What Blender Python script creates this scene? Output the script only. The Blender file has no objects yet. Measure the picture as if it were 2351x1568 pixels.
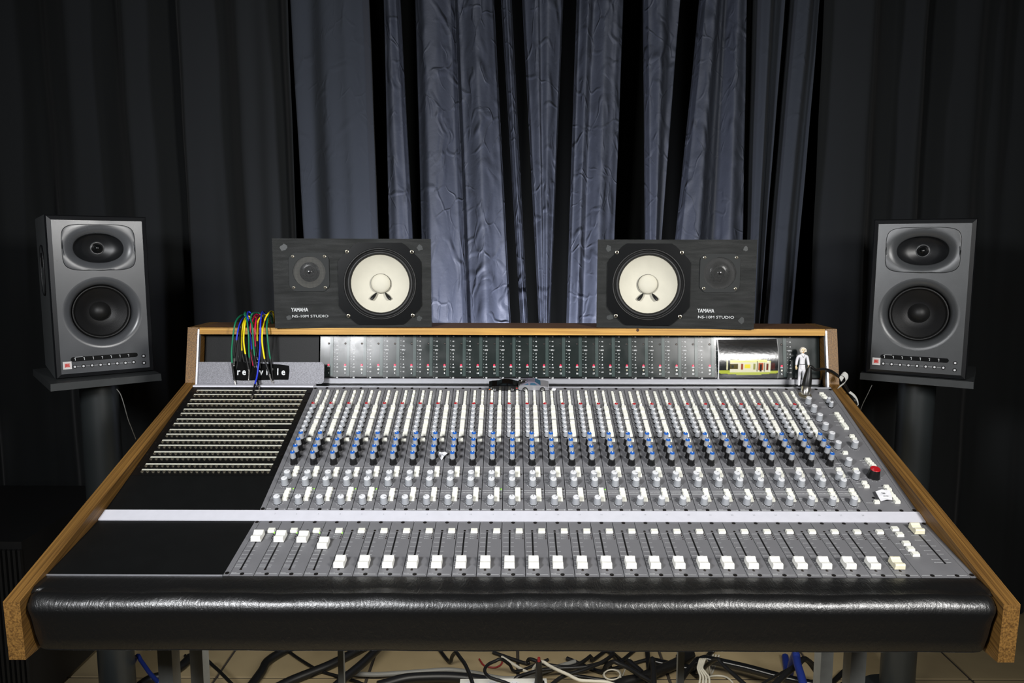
import bpy, math, random
from mathutils import Vector, Matrix
random.seed(7)
PI = math.pi
S = bpy.context.scene
COL = S.collection
# ------------------------------------------------------------------ camera
F, PIT, YAW, ROLL = 1750.0, .12166, .00038, .0025
CAMZ = 1.30
cy_, sy_, cp, sp, cr, sr = math.cos(YAW), math.sin(YAW), math.cos(PIT), math.sin(PIT), math.cos(ROLL), math.sin(ROLL)
R0 = Vector((cy_, sy_, 0)); FH = Vector((-sy_, cy_, 0))
FW = FH * cp + Vector((0, 0, -sp)); U0 = FH * sp + Vector((0, 0, cp))
RT = R0 * cr + U0 * sr; UP = U0 * cr - R0 * sr
cd = bpy.data.cameras.new('camera'); cam = bpy.data.objects.new('camera', cd); COL.objects.link(cam)
cd.sensor_width = 36; cd.lens = F / 2351 * 36; cd.clip_start = .02; cd.clip_end = 50
M = Matrix((RT, UP, -FW)).transposed().to_4x4(); M.translation = (0, 0, CAMZ)
cam.matrix_world = M
S.camera = cam
S.view_settings.view_transform = 'Standard'; S.view_settings.look = 'None'
S.view_settings.exposure = 0.0; S.view_settings.gamma = 1.0; S.view_settings.use_curve_mapping = False
S.cycles.use_denoising = True
S.cycles.max_bounces = 6
w = bpy.data.worlds.new('world'); S.world = w; w.use_nodes = True
w.node_tree.nodes['Background'].inputs[0].default_value = (.6, .68, .8, 1)
w.node_tree.nodes['Background'].inputs[1].default_value = .012
def area(name, loc, target, size, power, color=(1, 1, 1), sizey=None, spread=180):
    l = bpy.data.lights.new(name, 'AREA'); l.energy = power; l.color = color; l.size = size
    if sizey: l.shape = 'RECTANGLE'; l.size_y = sizey
    l.spread = math.radians(spread)
    o = bpy.data.objects.new(name, l); COL.objects.link(o); o.location = loc
    o.rotation_euler = (Vector(target) - Vector(loc)).to_track_quat('-Z', 'Y').to_euler()
    return o
area('studio_light', (-.80, -.10, 1.66), (-.10, 1.9, 1.0), .30, 13.5, (.97, .98, 1), .30, 110)
area('studio_light', (1.04, -.10, 1.66), (.10, 1.9, 1.0), .30, 13.5, (1, .985, .96), .30, 110)
area('work_lamp', (.05, 2.06, .66), (.03, 2.62, 1.02), .22, 20, (.84, .85, 1), .16, 135)
area('under_desk_fill', (.05, 1.62, .665), (.05, 1.95, 0), 1.5, 9, (1, .96, .88), .12, 150)  # added fill that brightens the floor below the console, no lamp hangs there

# ------------------------------------------------------------------ pixel rays onto real planes (used to read positions off the photograph)
def ray(px, py):
    return (FW + RT * ((px - 1175.5) / F) - UP * ((py - 784) / F))
def hit(px, py, p0, n, h=0):
    p0 = Vector(p0); n = Vector(n).normalized()
    d = ray(px, py); o = Vector((0, 0, CAMZ))
    t = (p0 + n * h - o).dot(n) / d.dot(n)
    return o + d * t - n * h
def atY(px, py, Y):
    d = ray(px, py); return Vector((0, 0, CAMZ)) + d * (Y / d.y)
def onfloor(px, py, z=0): return hit(px, py, (0, 0, z), (0, 0, 1))

# ------------------------------------------------------------------ materials
def s2l(c):
    return tuple(((v / 255) / 12.92 if v / 255 <= .04045 else ((v / 255 + .055) / 1.055) ** 2.4) for v in c) + (1,)
def mat(name, rgb, rough=.5, metal=0, spec=.5, noise=0, nscale=30, bump=0, bscale=200, emit=0, coat=0, sheen=0, stretch=None, rvar=0):
    m = bpy.data.materials.new(name); m.use_nodes = True
    nt = m.node_tree; b = nt.nodes['Principled BSDF']
    b.inputs['Base Color'].default_value = s2l(rgb)
    b.inputs['Roughness'].default_value = rough; b.inputs['Metallic'].default_value = metal
    b.inputs['Specular IOR Level'].default_value = spec
    if coat: b.inputs['Coat Weight'].default_value = coat; b.inputs['Coat Roughness'].default_value = .12
    if sheen: b.inputs['Sheen Weight'].default_value = sheen; b.inputs['Sheen Roughness'].default_value = .4
    if emit:
        b.inputs['Emission Color'].default_value = s2l(rgb); b.inputs['Emission Strength'].default_value = emit
    if noise or bump or rvar:
        tc = nt.nodes.new('ShaderNodeTexCoord'); mp = nt.nodes.new('ShaderNodeMapping')
        nt.links.new(tc.outputs['Object'], mp.inputs[0])
        if stretch: mp.inputs['Scale'].default_value = stretch
    if noise:
        n = nt.nodes.new('ShaderNodeTexNoise'); n.inputs['Scale'].default_value = nscale; n.inputs['Detail'].default_value = 6
        nt.links.new(mp.outputs[0], n.inputs[0])
        r = nt.nodes.new('ShaderNodeValToRGB'); a = s2l(rgb)
        r.color_ramp.elements[0].position = .3; r.color_ramp.elements[1].position = .72
        r.color_ramp.elements[0].color = tuple(x * (1 - noise) for x in a[:3]) + (1,)
        r.color_ramp.elements[1].color = tuple(min(1, x * (1 + noise)) for x in a[:3]) + (1,)
        nt.links.new(n.outputs[0], r.inputs[0]); nt.links.new(r.outputs[0], b.inputs['Base Color'])
    if rvar:
        n3 = nt.nodes.new('ShaderNodeTexNoise'); n3.inputs['Scale'].default_value = nscale * .6; n3.inputs['Detail'].default_value = 8
        nt.links.new(mp.outputs[0], n3.inputs[0])
        mr = nt.nodes.new('ShaderNodeMapRange'); mr.inputs['From Min'].default_value = .35; mr.inputs['From Max'].default_value = .65
        mr.inputs['To Min'].default_value = max(.03, rough - rvar); mr.inputs['To Max'].default_value = min(1, rough + rvar)
        nt.links.new(n3.outputs[0], mr.inputs[0]); nt.links.new(mr.outputs[0], b.inputs['Roughness'])
    if bump:
        n2 = nt.nodes.new('ShaderNodeTexNoise'); n2.inputs['Scale'].default_value = bscale; n2.inputs['Detail'].default_value = 5
        nt.links.new(mp.outputs[0], n2.inputs[0])
        bp = nt.nodes.new('ShaderNodeBump'); bp.inputs['Strength'].default_value = bump; bp.inputs['Distance'].default_value = .002
        nt.links.new(n2.outputs[0], bp.inputs['Height']); nt.links.new(bp.outputs[0], b.inputs['Normal'])
    return m
def wood(name, dark, light, axis, scale=1.0, rough=.5):
    m = bpy.data.materials.new(name); m.use_nodes = True; nt = m.node_tree; b = nt.nodes['Principled BSDF']
    tc = nt.nodes.new('ShaderNodeTexCoord'); m0 = nt.nodes.new('ShaderNodeMapping'); mp = nt.nodes.new('ShaderNodeMapping'); nt.links.new(tc.outputs['Object'], m0.inputs[0]); nt.links.new(m0.outputs[0], mp.inputs[0])
    if axis == 1: m0.inputs['Rotation'].default_value = (-math.atan(.325), 0, 0)   # grain runs along the sloping board
    sc = [240, 240, 240]; sc[axis] = 2.2; mp.inputs['Scale'].default_value = tuple(v * scale for v in sc)
    n = nt.nodes.new('ShaderNodeTexNoise'); n.inputs['Scale'].default_value = 1.6; n.inputs['Detail'].default_value = 7; n.inputs['Distortion'].default_value = .2
    nt.links.new(mp.outputs[0], n.inputs[0])
    r = nt.nodes.new('ShaderNodeValToRGB'); r.color_ramp.elements[0].position = .32; r.color_ramp.elements[1].position = .68
    r.color_ramp.elements[0].color = s2l(dark); r.color_ramp.elements[1].color = s2l(light)
    nt.links.new(n.outputs[0], r.inputs[0])
    n4 = nt.nodes.new('ShaderNodeTexNoise'); n4.inputs['Scale'].default_value = 9; n4.inputs['Detail'].default_value = 3
    nt.links.new(tc.outputs['Object'], n4.inputs[0])
    mx = nt.nodes.new('ShaderNodeMix'); mx.data_type = 'RGBA'; mx.blend_type = 'MULTIPLY'; mx.inputs[0].default_value = .35
    nt.links.new(r.outputs[0], mx.inputs[6]); nt.links.new(n4.outputs[0], mx.inputs[7]); nt.links.new(mx.outputs[2], b.inputs['Base Color'])
    b.inputs['Roughness'].default_value = rough
    bp = nt.nodes.new('ShaderNodeBump'); bp.inputs['Strength'].default_value = .25; bp.inputs['Distance'].default_value = .001
    nt.links.new(n.outputs[0], bp.inputs['Height']); nt.links.new(bp.outputs[0], b.inputs['Normal'])
    return m
MT = dict(
    panel=mat('grey_panel_paint', (114, 114, 117), .5, 0, .5, .10, 14, .08, 900, rvar=.08),
    panel_line=mat('panel_gap_dark', (14, 14, 15), .8),
    print=mat('white_screen_print', (215, 217, 218), .6),
    black_metal=mat('black_panel_paint', (15, 16, 16), .5, 0, .2, .12, 30, .1, 700),
    patch=mat('patchbay_black', (12, 12, 12), .4),
    patch_white=mat('patch_label_strip', (206, 206, 192), .5, noise=.08, nscale=200),
    jack=mat('jack_nickel', (190, 182, 160), .28, .9),
    knob_grey=mat('knob_grey_plastic', (164, 167, 172), .45),
    knob_pale=mat('knob_pale_top', (226, 227, 230), .45),
    knob_black=mat('knob_black_plastic', (14, 14, 15), .38),
    knob_blue=mat('knob_blue_cap', (34, 98, 190), .4),
    knob_red=mat('knob_red_cap', (176, 26, 34), .38),
    white_key=mat('ivory_button_plastic', (244, 244, 233), .42),
    fader_white=mat('white_fader_plastic', (246, 245, 238), .4),
    fader_ivory=mat('ivory_fader_plastic', (240, 234, 205), .4),
    white_bar=mat('white_writing_strip', (212, 212, 220), .5, noise=.03, nscale=60),
    alu=mat('brushed_aluminium', (205, 206, 212), .35, .75, noise=.05, nscale=40, stretch=(.2, 8, 8)),
    vinyl=None, leg=mat('grey_leg_paint', (98, 100, 98), .5, 0, .5, .08, 60),
    screw=mat('dark_screw_head', (44, 38, 34), .35, .7),
    screw_bright=mat('bright_screw', (170, 165, 145), .3, .9),
    led_red=mat('red_led', (255, 40, 70), .3, emit=1.2), led_green=mat('green_led', (140, 255, 60), .3, emit=1.2),
    led_off=mat('dark_led', (38, 24, 20), .3),
    wood_board=wood('walnut_side_board', (88, 60, 26), (150, 110, 54), 1, 1.0, .5),
    wood_plank=wood('oak_front_edge', (168, 118, 46), (228, 178, 88), 0, 1.0, .45),
    wood_top=wood('walnut_shelf_top', (96, 66, 40), (140, 100, 64), 0, 1.0, .5),
    speaker_black=mat('satin_black_veneer', (25, 27, 26), .62, 0, .3, .25, 22, .25, 300, stretch=(1, 1, 8), rvar=.1),
    gloss_black=mat('gloss_black_frame', (14, 15, 16), .22),
    rubber=mat('black_rubber', (20, 20, 20), .5, 0, .5),
    cone_white=mat('white_paper_cone', (206, 202, 186), .8, noise=.03, nscale=40),
    cone_black=mat('black_cone', (20, 20, 21), .5, 0, .5, .1, 40, .15, 600),
    monitor=mat('graphite_monitor_plastic', (84, 86, 89), .31, 0, .6, .18, 7, .02, 900, rvar=.07),
    monitor_clean=mat('charcoal_monitor_plastic', (72, 74, 76), .33, 0, .7, .06, 30, .1, 900),
    monitor_dark=mat('dark_monitor_edge', (26, 27, 29), .38),
    monitor_side=mat('grey_textured_cabinet', (74, 77, 78), .7, 0, .4, .1, 200),
    stand=mat('black_stand_paint', (40, 44, 45), .40, 0, .6), stand_plate=mat('grey_black_plate', (48, 51, 52), .6, noise=.12, nscale=40),
    tweeter_face=mat('tweeter_plate_grey', (40, 42, 42), .65, 0, .25), net=mat('tweeter_net', (112, 110, 102), .7, 0), net_dark=mat('tweeter_net_dark', (36, 37, 36), .5, .3),
    label_white=mat('white_label', (232, 228, 226), .5), label_red=mat('red_lettering', (214, 40, 36), .5),
    meter=mat('smoked_meter_acrylic', (34, 40, 39), .21, 0, .2, .08, 30, 0, rvar=.06), meter_bar=mat('meter_window_bar', (60, 72, 70), .23, 0, .2, rvar=.05, nscale=30),
    green=mat('cable_green', (14, 120, 82), .45), blue=mat('cable_blue', (34, 56, 205), .45), yellow=mat('cable_yellow', (244, 220, 10), .45),
    dim_red=mat('dull_red_wire', (120, 30, 30), .5),
    red=mat('cable_magenta_red', (214, 22, 78), .45), cable_black=mat('cable_black', (18, 18, 18), .42), cable_grey=mat('cable_grey', (120, 120, 116), .5),
    cable_white=mat('cable_white', (190, 186, 172), .5), cable_blue=mat('network_cable_blue', (24, 40, 104), .42),
    plug=mat('nickel_plug', (226, 222, 214), .22, .95), brass=mat('copper_ring', (214, 110, 60), .3, .8),
    plate=mat('speckled_silver_plate', (122, 122, 128), .5, .15, .5, .4, 520, .15, 500),
    sign_black=mat('black_label_tape', (8, 8, 8), .8, 0, .1),
    grout=mat('dark_grout', (52, 46, 40), .9), tile=mat('beige_floor_tile', (156, 140, 108), .42, 0, .5, .12, 5, .1, 60),
    skin=mat('toy_skin', (226, 204, 160), .5), toy_white=mat('toy_white_cloth', (226, 226, 230), .5), toy_hair=mat('toy_pale_hair', (236, 228, 212), .55),
    toy_line=mat('toy_dark_line', (40, 40, 42), .5),
    car_black=mat('toy_gloss_black', (10, 10, 10), .12, 0, .7, coat=.6), car_silver=mat('toy_silver', (178, 178, 184), .3, .6), car_grey=mat('toy_grey', (112, 108, 122), .4, .3),
    glass_dark=mat('toy_window_dark', (20, 24, 26), .1), glass_blue=mat('toy_window_blue', (52, 84, 104), .12), chrome=mat('toy_chrome', (220, 220, 222), .12, 1),
    tire=mat('toy_tire', (12, 12, 12), .5), amber=mat('toy_amber', (222, 110, 40), .4), paper=mat('white_paper', (236, 236, 240), .8, noise=.03, nscale=90),
    strap=mat('grey_strap', (176, 176, 170), .6), wall=mat('dark_wall_paint', (30, 30, 32), .9), case=mat('black_case', (24, 24, 24), .55, noise=.1, nscale=50),
    knot=mat('wood_knot', (70, 40, 16), .7), power=mat('white_power_strip', (222, 222, 216), .4), dark_slot=mat('dark_slot', (5, 5, 6), .6),
)
def vinyl_mat():
    m = bpy.data.materials.new('black_vinyl'); m.use_nodes = True; nt = m.node_tree; b = nt.nodes['Principled BSDF']
    b.inputs['Base Color'].default_value = s2l((15, 15, 15)); b.inputs['Roughness'].default_value = .36; b.inputs['Specular IOR Level'].default_value = 1.0
    tc = nt.nodes.new('ShaderNodeTexCoord'); mp = nt.nodes.new('ShaderNodeMapping'); nt.links.new(tc.outputs['Object'], mp.inputs[0]); mp.inputs['Scale'].default_value = (2.4, 1, 1)
    n = nt.nodes.new('ShaderNodeTexNoise'); n.inputs['Scale'].default_value = 62; n.inputs['Detail'].default_value = 5; n.inputs['Distortion'].default_value = 1.2
    n2 = nt.nodes.new('ShaderNodeTexVoronoi'); n2.inputs['Scale'].default_value = 600
    nt.links.new(mp.outputs[0], n.inputs[0]); nt.links.new(tc.outputs['Object'], n2.inputs[0])
    b1 = nt.nodes.new('ShaderNodeBump'); b1.inputs['Strength'].default_value = .4; b1.inputs['Distance'].default_value = .002
    b2 = nt.nodes.new('ShaderNodeBump'); b2.inputs['Strength'].default_value = .2; b2.inputs['Distance'].default_value = .0006
    nt.links.new(n.outputs[0], b1.inputs['Height']); nt.links.new(n2.outputs[0], b2.inputs['Height'])
    nt.links.new(b1.outputs[0], b2.inputs['Normal']); nt.links.new(b2.outputs[0], b.inputs['Normal'])
    return m
MT['vinyl'] = vinyl_mat()
def cloth_mat(name, rgb, sheen, rough=.8, wr=.6, spec=.2, dist=.006, ns=9, crease=0):
    m = bpy.data.materials.new(name); m.use_nodes = True; nt = m.node_tree; b = nt.nodes['Principled BSDF']
    b.inputs['Base Color'].default_value = s2l(rgb); b.inputs['Roughness'].default_value = rough; b.inputs['Specular IOR Level'].default_value = spec
    b.inputs['Sheen Weight'].default_value = sheen; b.inputs['Sheen Roughness'].default_value = .5
    tc = nt.nodes.new('ShaderNodeTexCoord'); mp = nt.nodes.new('ShaderNodeMapping'); nt.links.new(tc.outputs['Object'], mp.inputs[0])
    mp.inputs['Scale'].default_value = (1.1, 1, .5); mp.inputs['Rotation'].default_value = (0, .6, 0)
    n = nt.nodes.new('ShaderNodeTexNoise'); n.inputs['Scale'].default_value = ns; n.inputs['Detail'].default_value = 4; n.inputs['Distortion'].default_value = .7
    try: n.noise_type = 'RIDGED_MULTIFRACTAL'
    except Exception: pass
    nt.links.new(mp.outputs[0], n.inputs[0])
    n2 = nt.nodes.new('ShaderNodeTexNoise'); n2.inputs['Scale'].default_value = 70; n2.inputs['Detail'].default_value = 6; nt.links.new(tc.outputs['Object'], n2.inputs[0])
    if crease:      # thin ridges of crushed cloth
        wv = nt.nodes.new('ShaderNodeTexNoise'); wv.inputs['Scale'].default_value = 5; nt.links.new(tc.outputs['Object'], wv.inputs[0])
        ad = nt.nodes.new('ShaderNodeMix'); ad.data_type = 'VECTOR'; ad.inputs[0].default_value = .16
        nt.links.new(tc.outputs['Object'], ad.inputs[4]); nt.links.new(wv.outputs['Color'], ad.inputs[5])
        m2 = nt.nodes.new('ShaderNodeMapping'); m2.inputs['Scale'].default_value = (1, .3, .45); m2.inputs['Rotation'].default_value = (0, .35, 0); nt.links.new(ad.outputs[1], m2.inputs[0])
        last = None
        for sc_, st in ((11, 1.0), (26, .6)):
            vo = nt.nodes.new('ShaderNodeTexVoronoi'); vo.feature = 'DISTANCE_TO_EDGE'; vo.inputs['Scale'].default_value = sc_; nt.links.new(m2.outputs[0], vo.inputs['Vector'])
            mr = nt.nodes.new('ShaderNodeMapRange'); mr.interpolation_type = 'SMOOTHSTEP'; mr.inputs['From Max'].default_value = .09; mr.inputs['To Min'].default_value = 1; mr.inputs['To Max'].default_value = 0
            nt.links.new(vo.outputs['Distance'], mr.inputs[0])
            ms_ = nt.nodes.new('ShaderNodeTexNoise'); ms_.inputs['Scale'].default_value = sc_ * .5; nt.links.new(tc.outputs['Object'], ms_.inputs[0])
            m3 = nt.nodes.new('ShaderNodeMapRange'); m3.inputs['From Min'].default_value = .45; m3.inputs['From Max'].default_value = .65; nt.links.new(ms_.outputs[0], m3.inputs[0])
            mu = nt.nodes.new('ShaderNodeMath'); mu.operation = 'MULTIPLY'; nt.links.new(mr.outputs[0], mu.inputs[0]); nt.links.new(m3.outputs[0], mu.inputs[1])
            bc = nt.nodes.new('ShaderNodeBump'); bc.inputs['Strength'].default_value = crease * st; bc.inputs['Distance'].default_value = .006; nt.links.new(mu.outputs[0], bc.inputs['Height'])
            if last: nt.links.new(last.outputs[0], bc.inputs['Normal'])
            last = bc
    b1 = nt.nodes.new('ShaderNodeBump'); b1.inputs['Strength'].default_value = wr; b1.inputs['Distance'].default_value = dist
    if crease: nt.links.new(last.outputs[0], b1.inputs['Normal'])
    b2 = nt.nodes.new('ShaderNodeBump'); b2.inputs['Strength'].default_value = .3 * wr; b2.inputs['Distance'].default_value = .003
    nt.links.new(n.outputs[0], b1.inputs['Height']); nt.links.new(n2.outputs[0], b2.inputs['Height'])
    nt.links.new(b1.outputs[0], b2.inputs['Normal']); nt.links.new(b2.outputs[0], b.inputs['Normal'])
    return m

# ------------------------------------------------------------------ mesh builder
class MB:
    def __init__(s): s.v = []; s.f = []; s.m = []; s.sm = []; s.mats = []
    def mi(s, m):
        if m not in s.mats: s.mats.append(m)
        return s.mats.index(m)
    def add(s, vs, fs, m, smooth=False):
        k = len(s.v); s.v += [tuple(v) for v in vs]; i = s.mi(m)
        for f in fs: s.f.append(tuple(k + a for a in f)); s.m.append(i); s.sm.append(smooth)
        return s
    def box(s, a, b, m, taper=0, mt=None):
        x0, y0, z0 = a; x1, y1, z1 = b; t = taper
        v = [(x0, y0, z0), (x1, y0, z0), (x1, y1, z0), (x0, y1, z0), (x0 + t, y0 + t, z1), (x1 - t, y0 + t, z1), (x1 - t, y1 - t, z1), (x0 + t, y1 - t, z1)]
        s.add(v, [(3, 2, 1, 0), (0, 1, 5, 4), (1, 2, 6, 5), (2, 3, 7, 6), (3, 0, 4, 7)], m); s.add(v[4:], [(0, 1, 2, 3)], mt or m)
        return s
    def loft(s, vs, n, mats, cap=True):
        # vs: loops of n points sharing their vertices, so the shading runs smoothly across them
        k = len(s.v); s.v += [tuple(v) for v in vs]; L = len(vs) // n
        for j in range(L - 1):
            i = s.mi(mats[j])
            for q in range(n): s.f.append((k + j * n + q, k + j * n + (q + 1) % n, k + (j + 1) * n + (q + 1) % n, k + (j + 1) * n + q)); s.m.append(i); s.sm.append(True)
        if cap: s.f.append(tuple(k + (L - 1) * n + q for q in range(n))); s.m.append(s.mi(mats[-1])); s.sm.append(True)
        return s
    def quad(s, pts, m): return s.add(pts, [tuple(range(len(pts)))], m)
    def lathe(s, prof, m, n=16, c=(0, 0, 0), cap=True, mcap=None, smooth=True, mats=None, flute=0, axis='z'):
        # prof: (r, h) from the bottom to the top
        vs = []; 
        for r, h in prof:
            for k in range(n):
                a = 2 * PI * k / n; rr = r * (1 - (flute if k % 2 else 0))
                vs.append((rr * math.cos(a), rr * math.sin(a), h))
        if axis == 'y': vs = [(x, -z, y) for x, y, z in vs]     # pointing to -Y
        vs = [(x + c[0], y + c[1], z + c[2]) for x, y, z in vs]
        for j in range(len(prof) - 1):
            mm = mats[j] if mats else m
            s.add(vs[j * n:(j + 2) * n], [(k, (k + 1) % n, n + (k + 1) % n, n + k) for k in range(n)], mm, smooth)
        if cap: s.add(vs[-n:], [tuple(range(n))], mcap or m)
        return s
    def rings(s, cx, cz, rs, m, n=48, mats=None, cap=True, sup=2.0):
        # loops in planes of constant y; rs: (rx, rz, y) from the outside in, the surface looks towards -Y
        vs = []
        for rx, rz, y in rs:
            for k in range(n):
                a = 2 * PI * k / n; c, d = math.cos(a), math.sin(a)
                vs.append((cx + rx * math.copysign(abs(c) ** (2 / sup), c), y, cz + rz * math.copysign(abs(d) ** (2 / sup), d)))
        return s.loft(vs, n, mats if mats else [m] * (len(rs) - 1), cap)
    def rect_hole(s, x0, x1, z0, z1, cx, cz, rx, rz, y, m, n=64, sup=2.0):
        ang = [2 * PI * k / n for k in range(n)]; inn = []; out = []
        for a in ang:
            c, d = math.cos(a), math.sin(a)
            inn.append((cx + rx * math.copysign(abs(c) ** (2 / sup), c), y, cz + rz * math.copysign(abs(d) ** (2 / sup), d)))
            t = 1e9
            if c > 1e-9: t = min(t, (x1 - cx) / c)
            if c < -1e-9: t = min(t, (x0 - cx) / c)
            if d > 1e-9: t = min(t, (z1 - cz) / d)
            if d < -1e-9: t = min(t, (z0 - cz) / d)
            out.append([cx + c * t, y, cz + d * t])
        for X in (x0, x1):
            for Z in (z0, z1):
                a = math.atan2(Z - cz, X - cx) % (2 * PI); k = int(round(a / (2 * PI) * n)) % n; out[k] = [X, y, Z]
        s.add(inn + [tuple(o) for o in out], [(k, n + k, n + (k + 1) % n, (k + 1) % n) for k in range(n)], m)
        return s
    def tube(s, pts, r, m, n=8, caps=True):
        pts = [Vector(p) for p in pts]; N = len(pts)
        rr = r if isinstance(r, (list, tuple)) else [r] * N
        vs = []; up = Vector((0, 0, 1)); pa = None
        for i, p in enumerate(pts):
            t = (pts[min(i + 1, N - 1)] - pts[max(i - 1, 0)]).normalized()
            if pa is None:
                a = t.cross(up); a = t.cross(Vector((1, 0, 0))) if a.length < .05 else a
            else: a = pa - t * pa.dot(t)
            a.normalize(); pa = a; b = t.cross(a)
            vs += [p + (a * math.cos(2 * PI * k / n) + b * math.sin(2 * PI * k / n)) * rr[i] for k in range(n)]
        s.add(vs, [(i * n + k, i * n + (k + 1) % n, (i + 1) * n + (k + 1) % n, (i + 1) * n + k) for i in range(N - 1) for k in range(n)], m, True)
        if caps: s.add(vs[:n], [tuple(range(n - 1, -1, -1))], m); s.add(vs[-n:], [tuple(range(n))], m)
        return s
    def prism(s, poly, x0, x1, m, mside=None, smooth=False):
        # poly: (y, z) outline extruded along x
        n = len(poly); v = [(x0, y, z) for y, z in poly] + [(x1, y, z) for y, z in poly]
        s.add(v, [tuple(range(n - 1, -1, -1)), tuple(range(n, 2 * n))], mside or m)
        s.add(v, [(k, (k + 1) % n, n + (k + 1) % n, n + k) for k in range(n)], m, smooth)
        return s
    def slab(s, outline, y0, y1, m):
        # outline: (x, z) loop extruded along y
        n = len(outline); v = [(x, y0, z) for x, z in outline] + [(x, y1, z) for x, z in outline]
        s.add(v, [tuple(range(n)), tuple(range(2 * n - 1, n - 1, -1))], m); s.add(v, [(k, n + k, n + (k + 1) % n, (k + 1) % n) for k in range(n)], m)
        return s
    def mesh(s, name):
        me = bpy.data.meshes.new(name); me.from_pydata(s.v, [], s.f)
        for m in s.mats: me.materials.append(MT[m] if isinstance(m, str) else m)
        me.polygons.foreach_set('material_index', s.m); me.polygons.foreach_set('use_smooth', s.sm)
        me.update(); return me
WM = {}
def wmat(o): return WM[o.name] if o is not None else Matrix.Identity(4)
def put(name, me, parent=None, world=None, local=None, kind=None, label=None):
    """link a mesh: world = matrix in the world (default: the mesh is already in world coordinates), local = matrix in the parent"""
    o = bpy.data.objects.new(name, me); COL.objects.link(o); o.parent = parent
    if local is not None: o.matrix_basis = local; W = wmat(parent) @ local
    else:
        W = world if world is not None else Matrix.Identity(4)
        o.matrix_basis = wmat(parent).inverted() @ W
    WM[o.name] = W
    if kind: o['kind'] = kind
    if label: o['label'] = label
    return o
def thing(name, label, cat, loc=(0, 0, 0), rz=0, group=None):
    o = bpy.data.objects.new(name, None); COL.objects.link(o); o.empty_display_size = .05
    W = Matrix.Translation(loc) @ Matrix.Rotation(rz, 4, 'Z'); o.matrix_basis = W; WM[o.name] = W
    o['label'] = label; o['category'] = cat
    if group: o['group'] = group
    return o
def tag(o, label, cat, group=None):
    o['label'] = label; o['category'] = cat
    if group: o['group'] = group
    return o
def T(x, y, z=0, rz=0): return Matrix.Translation((x, y, z)) @ Matrix.Rotation(rz, 4, 'Z')
def smooth_path(P, n=8):
    P = [Vector(p) for p in P]; Q = [P[0] * 2 - P[1]] + P + [P[-1] * 2 - P[-2]]; out = []
    for i in range(1, len(Q) - 2):
        for k in range(n):
            t = k / n; a, b, c, d = Q[i - 1], Q[i], Q[i + 1], Q[i + 2]
            out.append(.5 * ((2 * b) + (c - a) * t + (2 * a - 5 * b + 4 * c - d) * t * t + (3 * b - a - 3 * c + d) * t ** 3))
    return out + [P[-1]]
TXT = {}
def text(mb, s, size, at, m, sx=1.0, frame=None, align='LEFT', shear=0, bold=0):
    """flat lettering in the x/z plane facing -Y (or in a frame (origin, right, up))"""
    key = (s, bold)
    if key not in TXT:
        cu = bpy.data.curves.new('t', 'FONT'); cu.body = s; cu.size = 1; cu.resolution_u = 2; cu.offset = bold
        ob = bpy.data.objects.new('t', cu); COL.objects.link(ob)
        bpy.context.view_layer.update()
        me = bpy.data.meshes.new_from_object(ob.evaluated_get(bpy.context.evaluated_depsgraph_get()))
        TXT[key] = ([tuple(v.co) for v in me.vertices], [tuple(p.vertices) for p in me.polygons])
        bpy.data.objects.remove(ob); bpy.data.curves.remove(cu); bpy.data.meshes.remove(me)
    V, Fs = TXT[key]
    if not V: return
    wd = max(v[0] for v in V); o = Vector(at)
    rx, up = frame if frame else (Vector((1, 0, 0)), Vector((0, 0, 1)))
    off = {'LEFT': 0, 'CENTER': -wd / 2, 'RIGHT': -wd}[align]
    mb.add([o + Vector(rx) * ((v[0] + off + shear * v[1]) * size * sx) + Vector(up) * (v[1] * size) for v in V], Fs, m)

# ================================================================== SETTING
FLOORX0, TILE = -.90, .46
fb = MB().box((-3.2, -1.6, -.06), (3.2, 3.4, -.004), 'grout'); floor = put('floor', fb.mesh('floor'), kind='structure')
tm = MB().box((.004, .004, -.012), (TILE - .004, TILE - .004, 0), 'tile', .0015).mesh('tile')
for i in range(-5, 9):
    for j in range(-3, 3):
        put('tile', tm, floor, world=Matrix.Translation((FLOORX0 + i * TILE, 2.18 + j * TILE, 0)))
put('wall_back', MB().box((-3.2, 3.34, 0), (3.2, 3.44, 2.9), 'wall').mesh('wall_back'), kind='structure')

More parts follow.
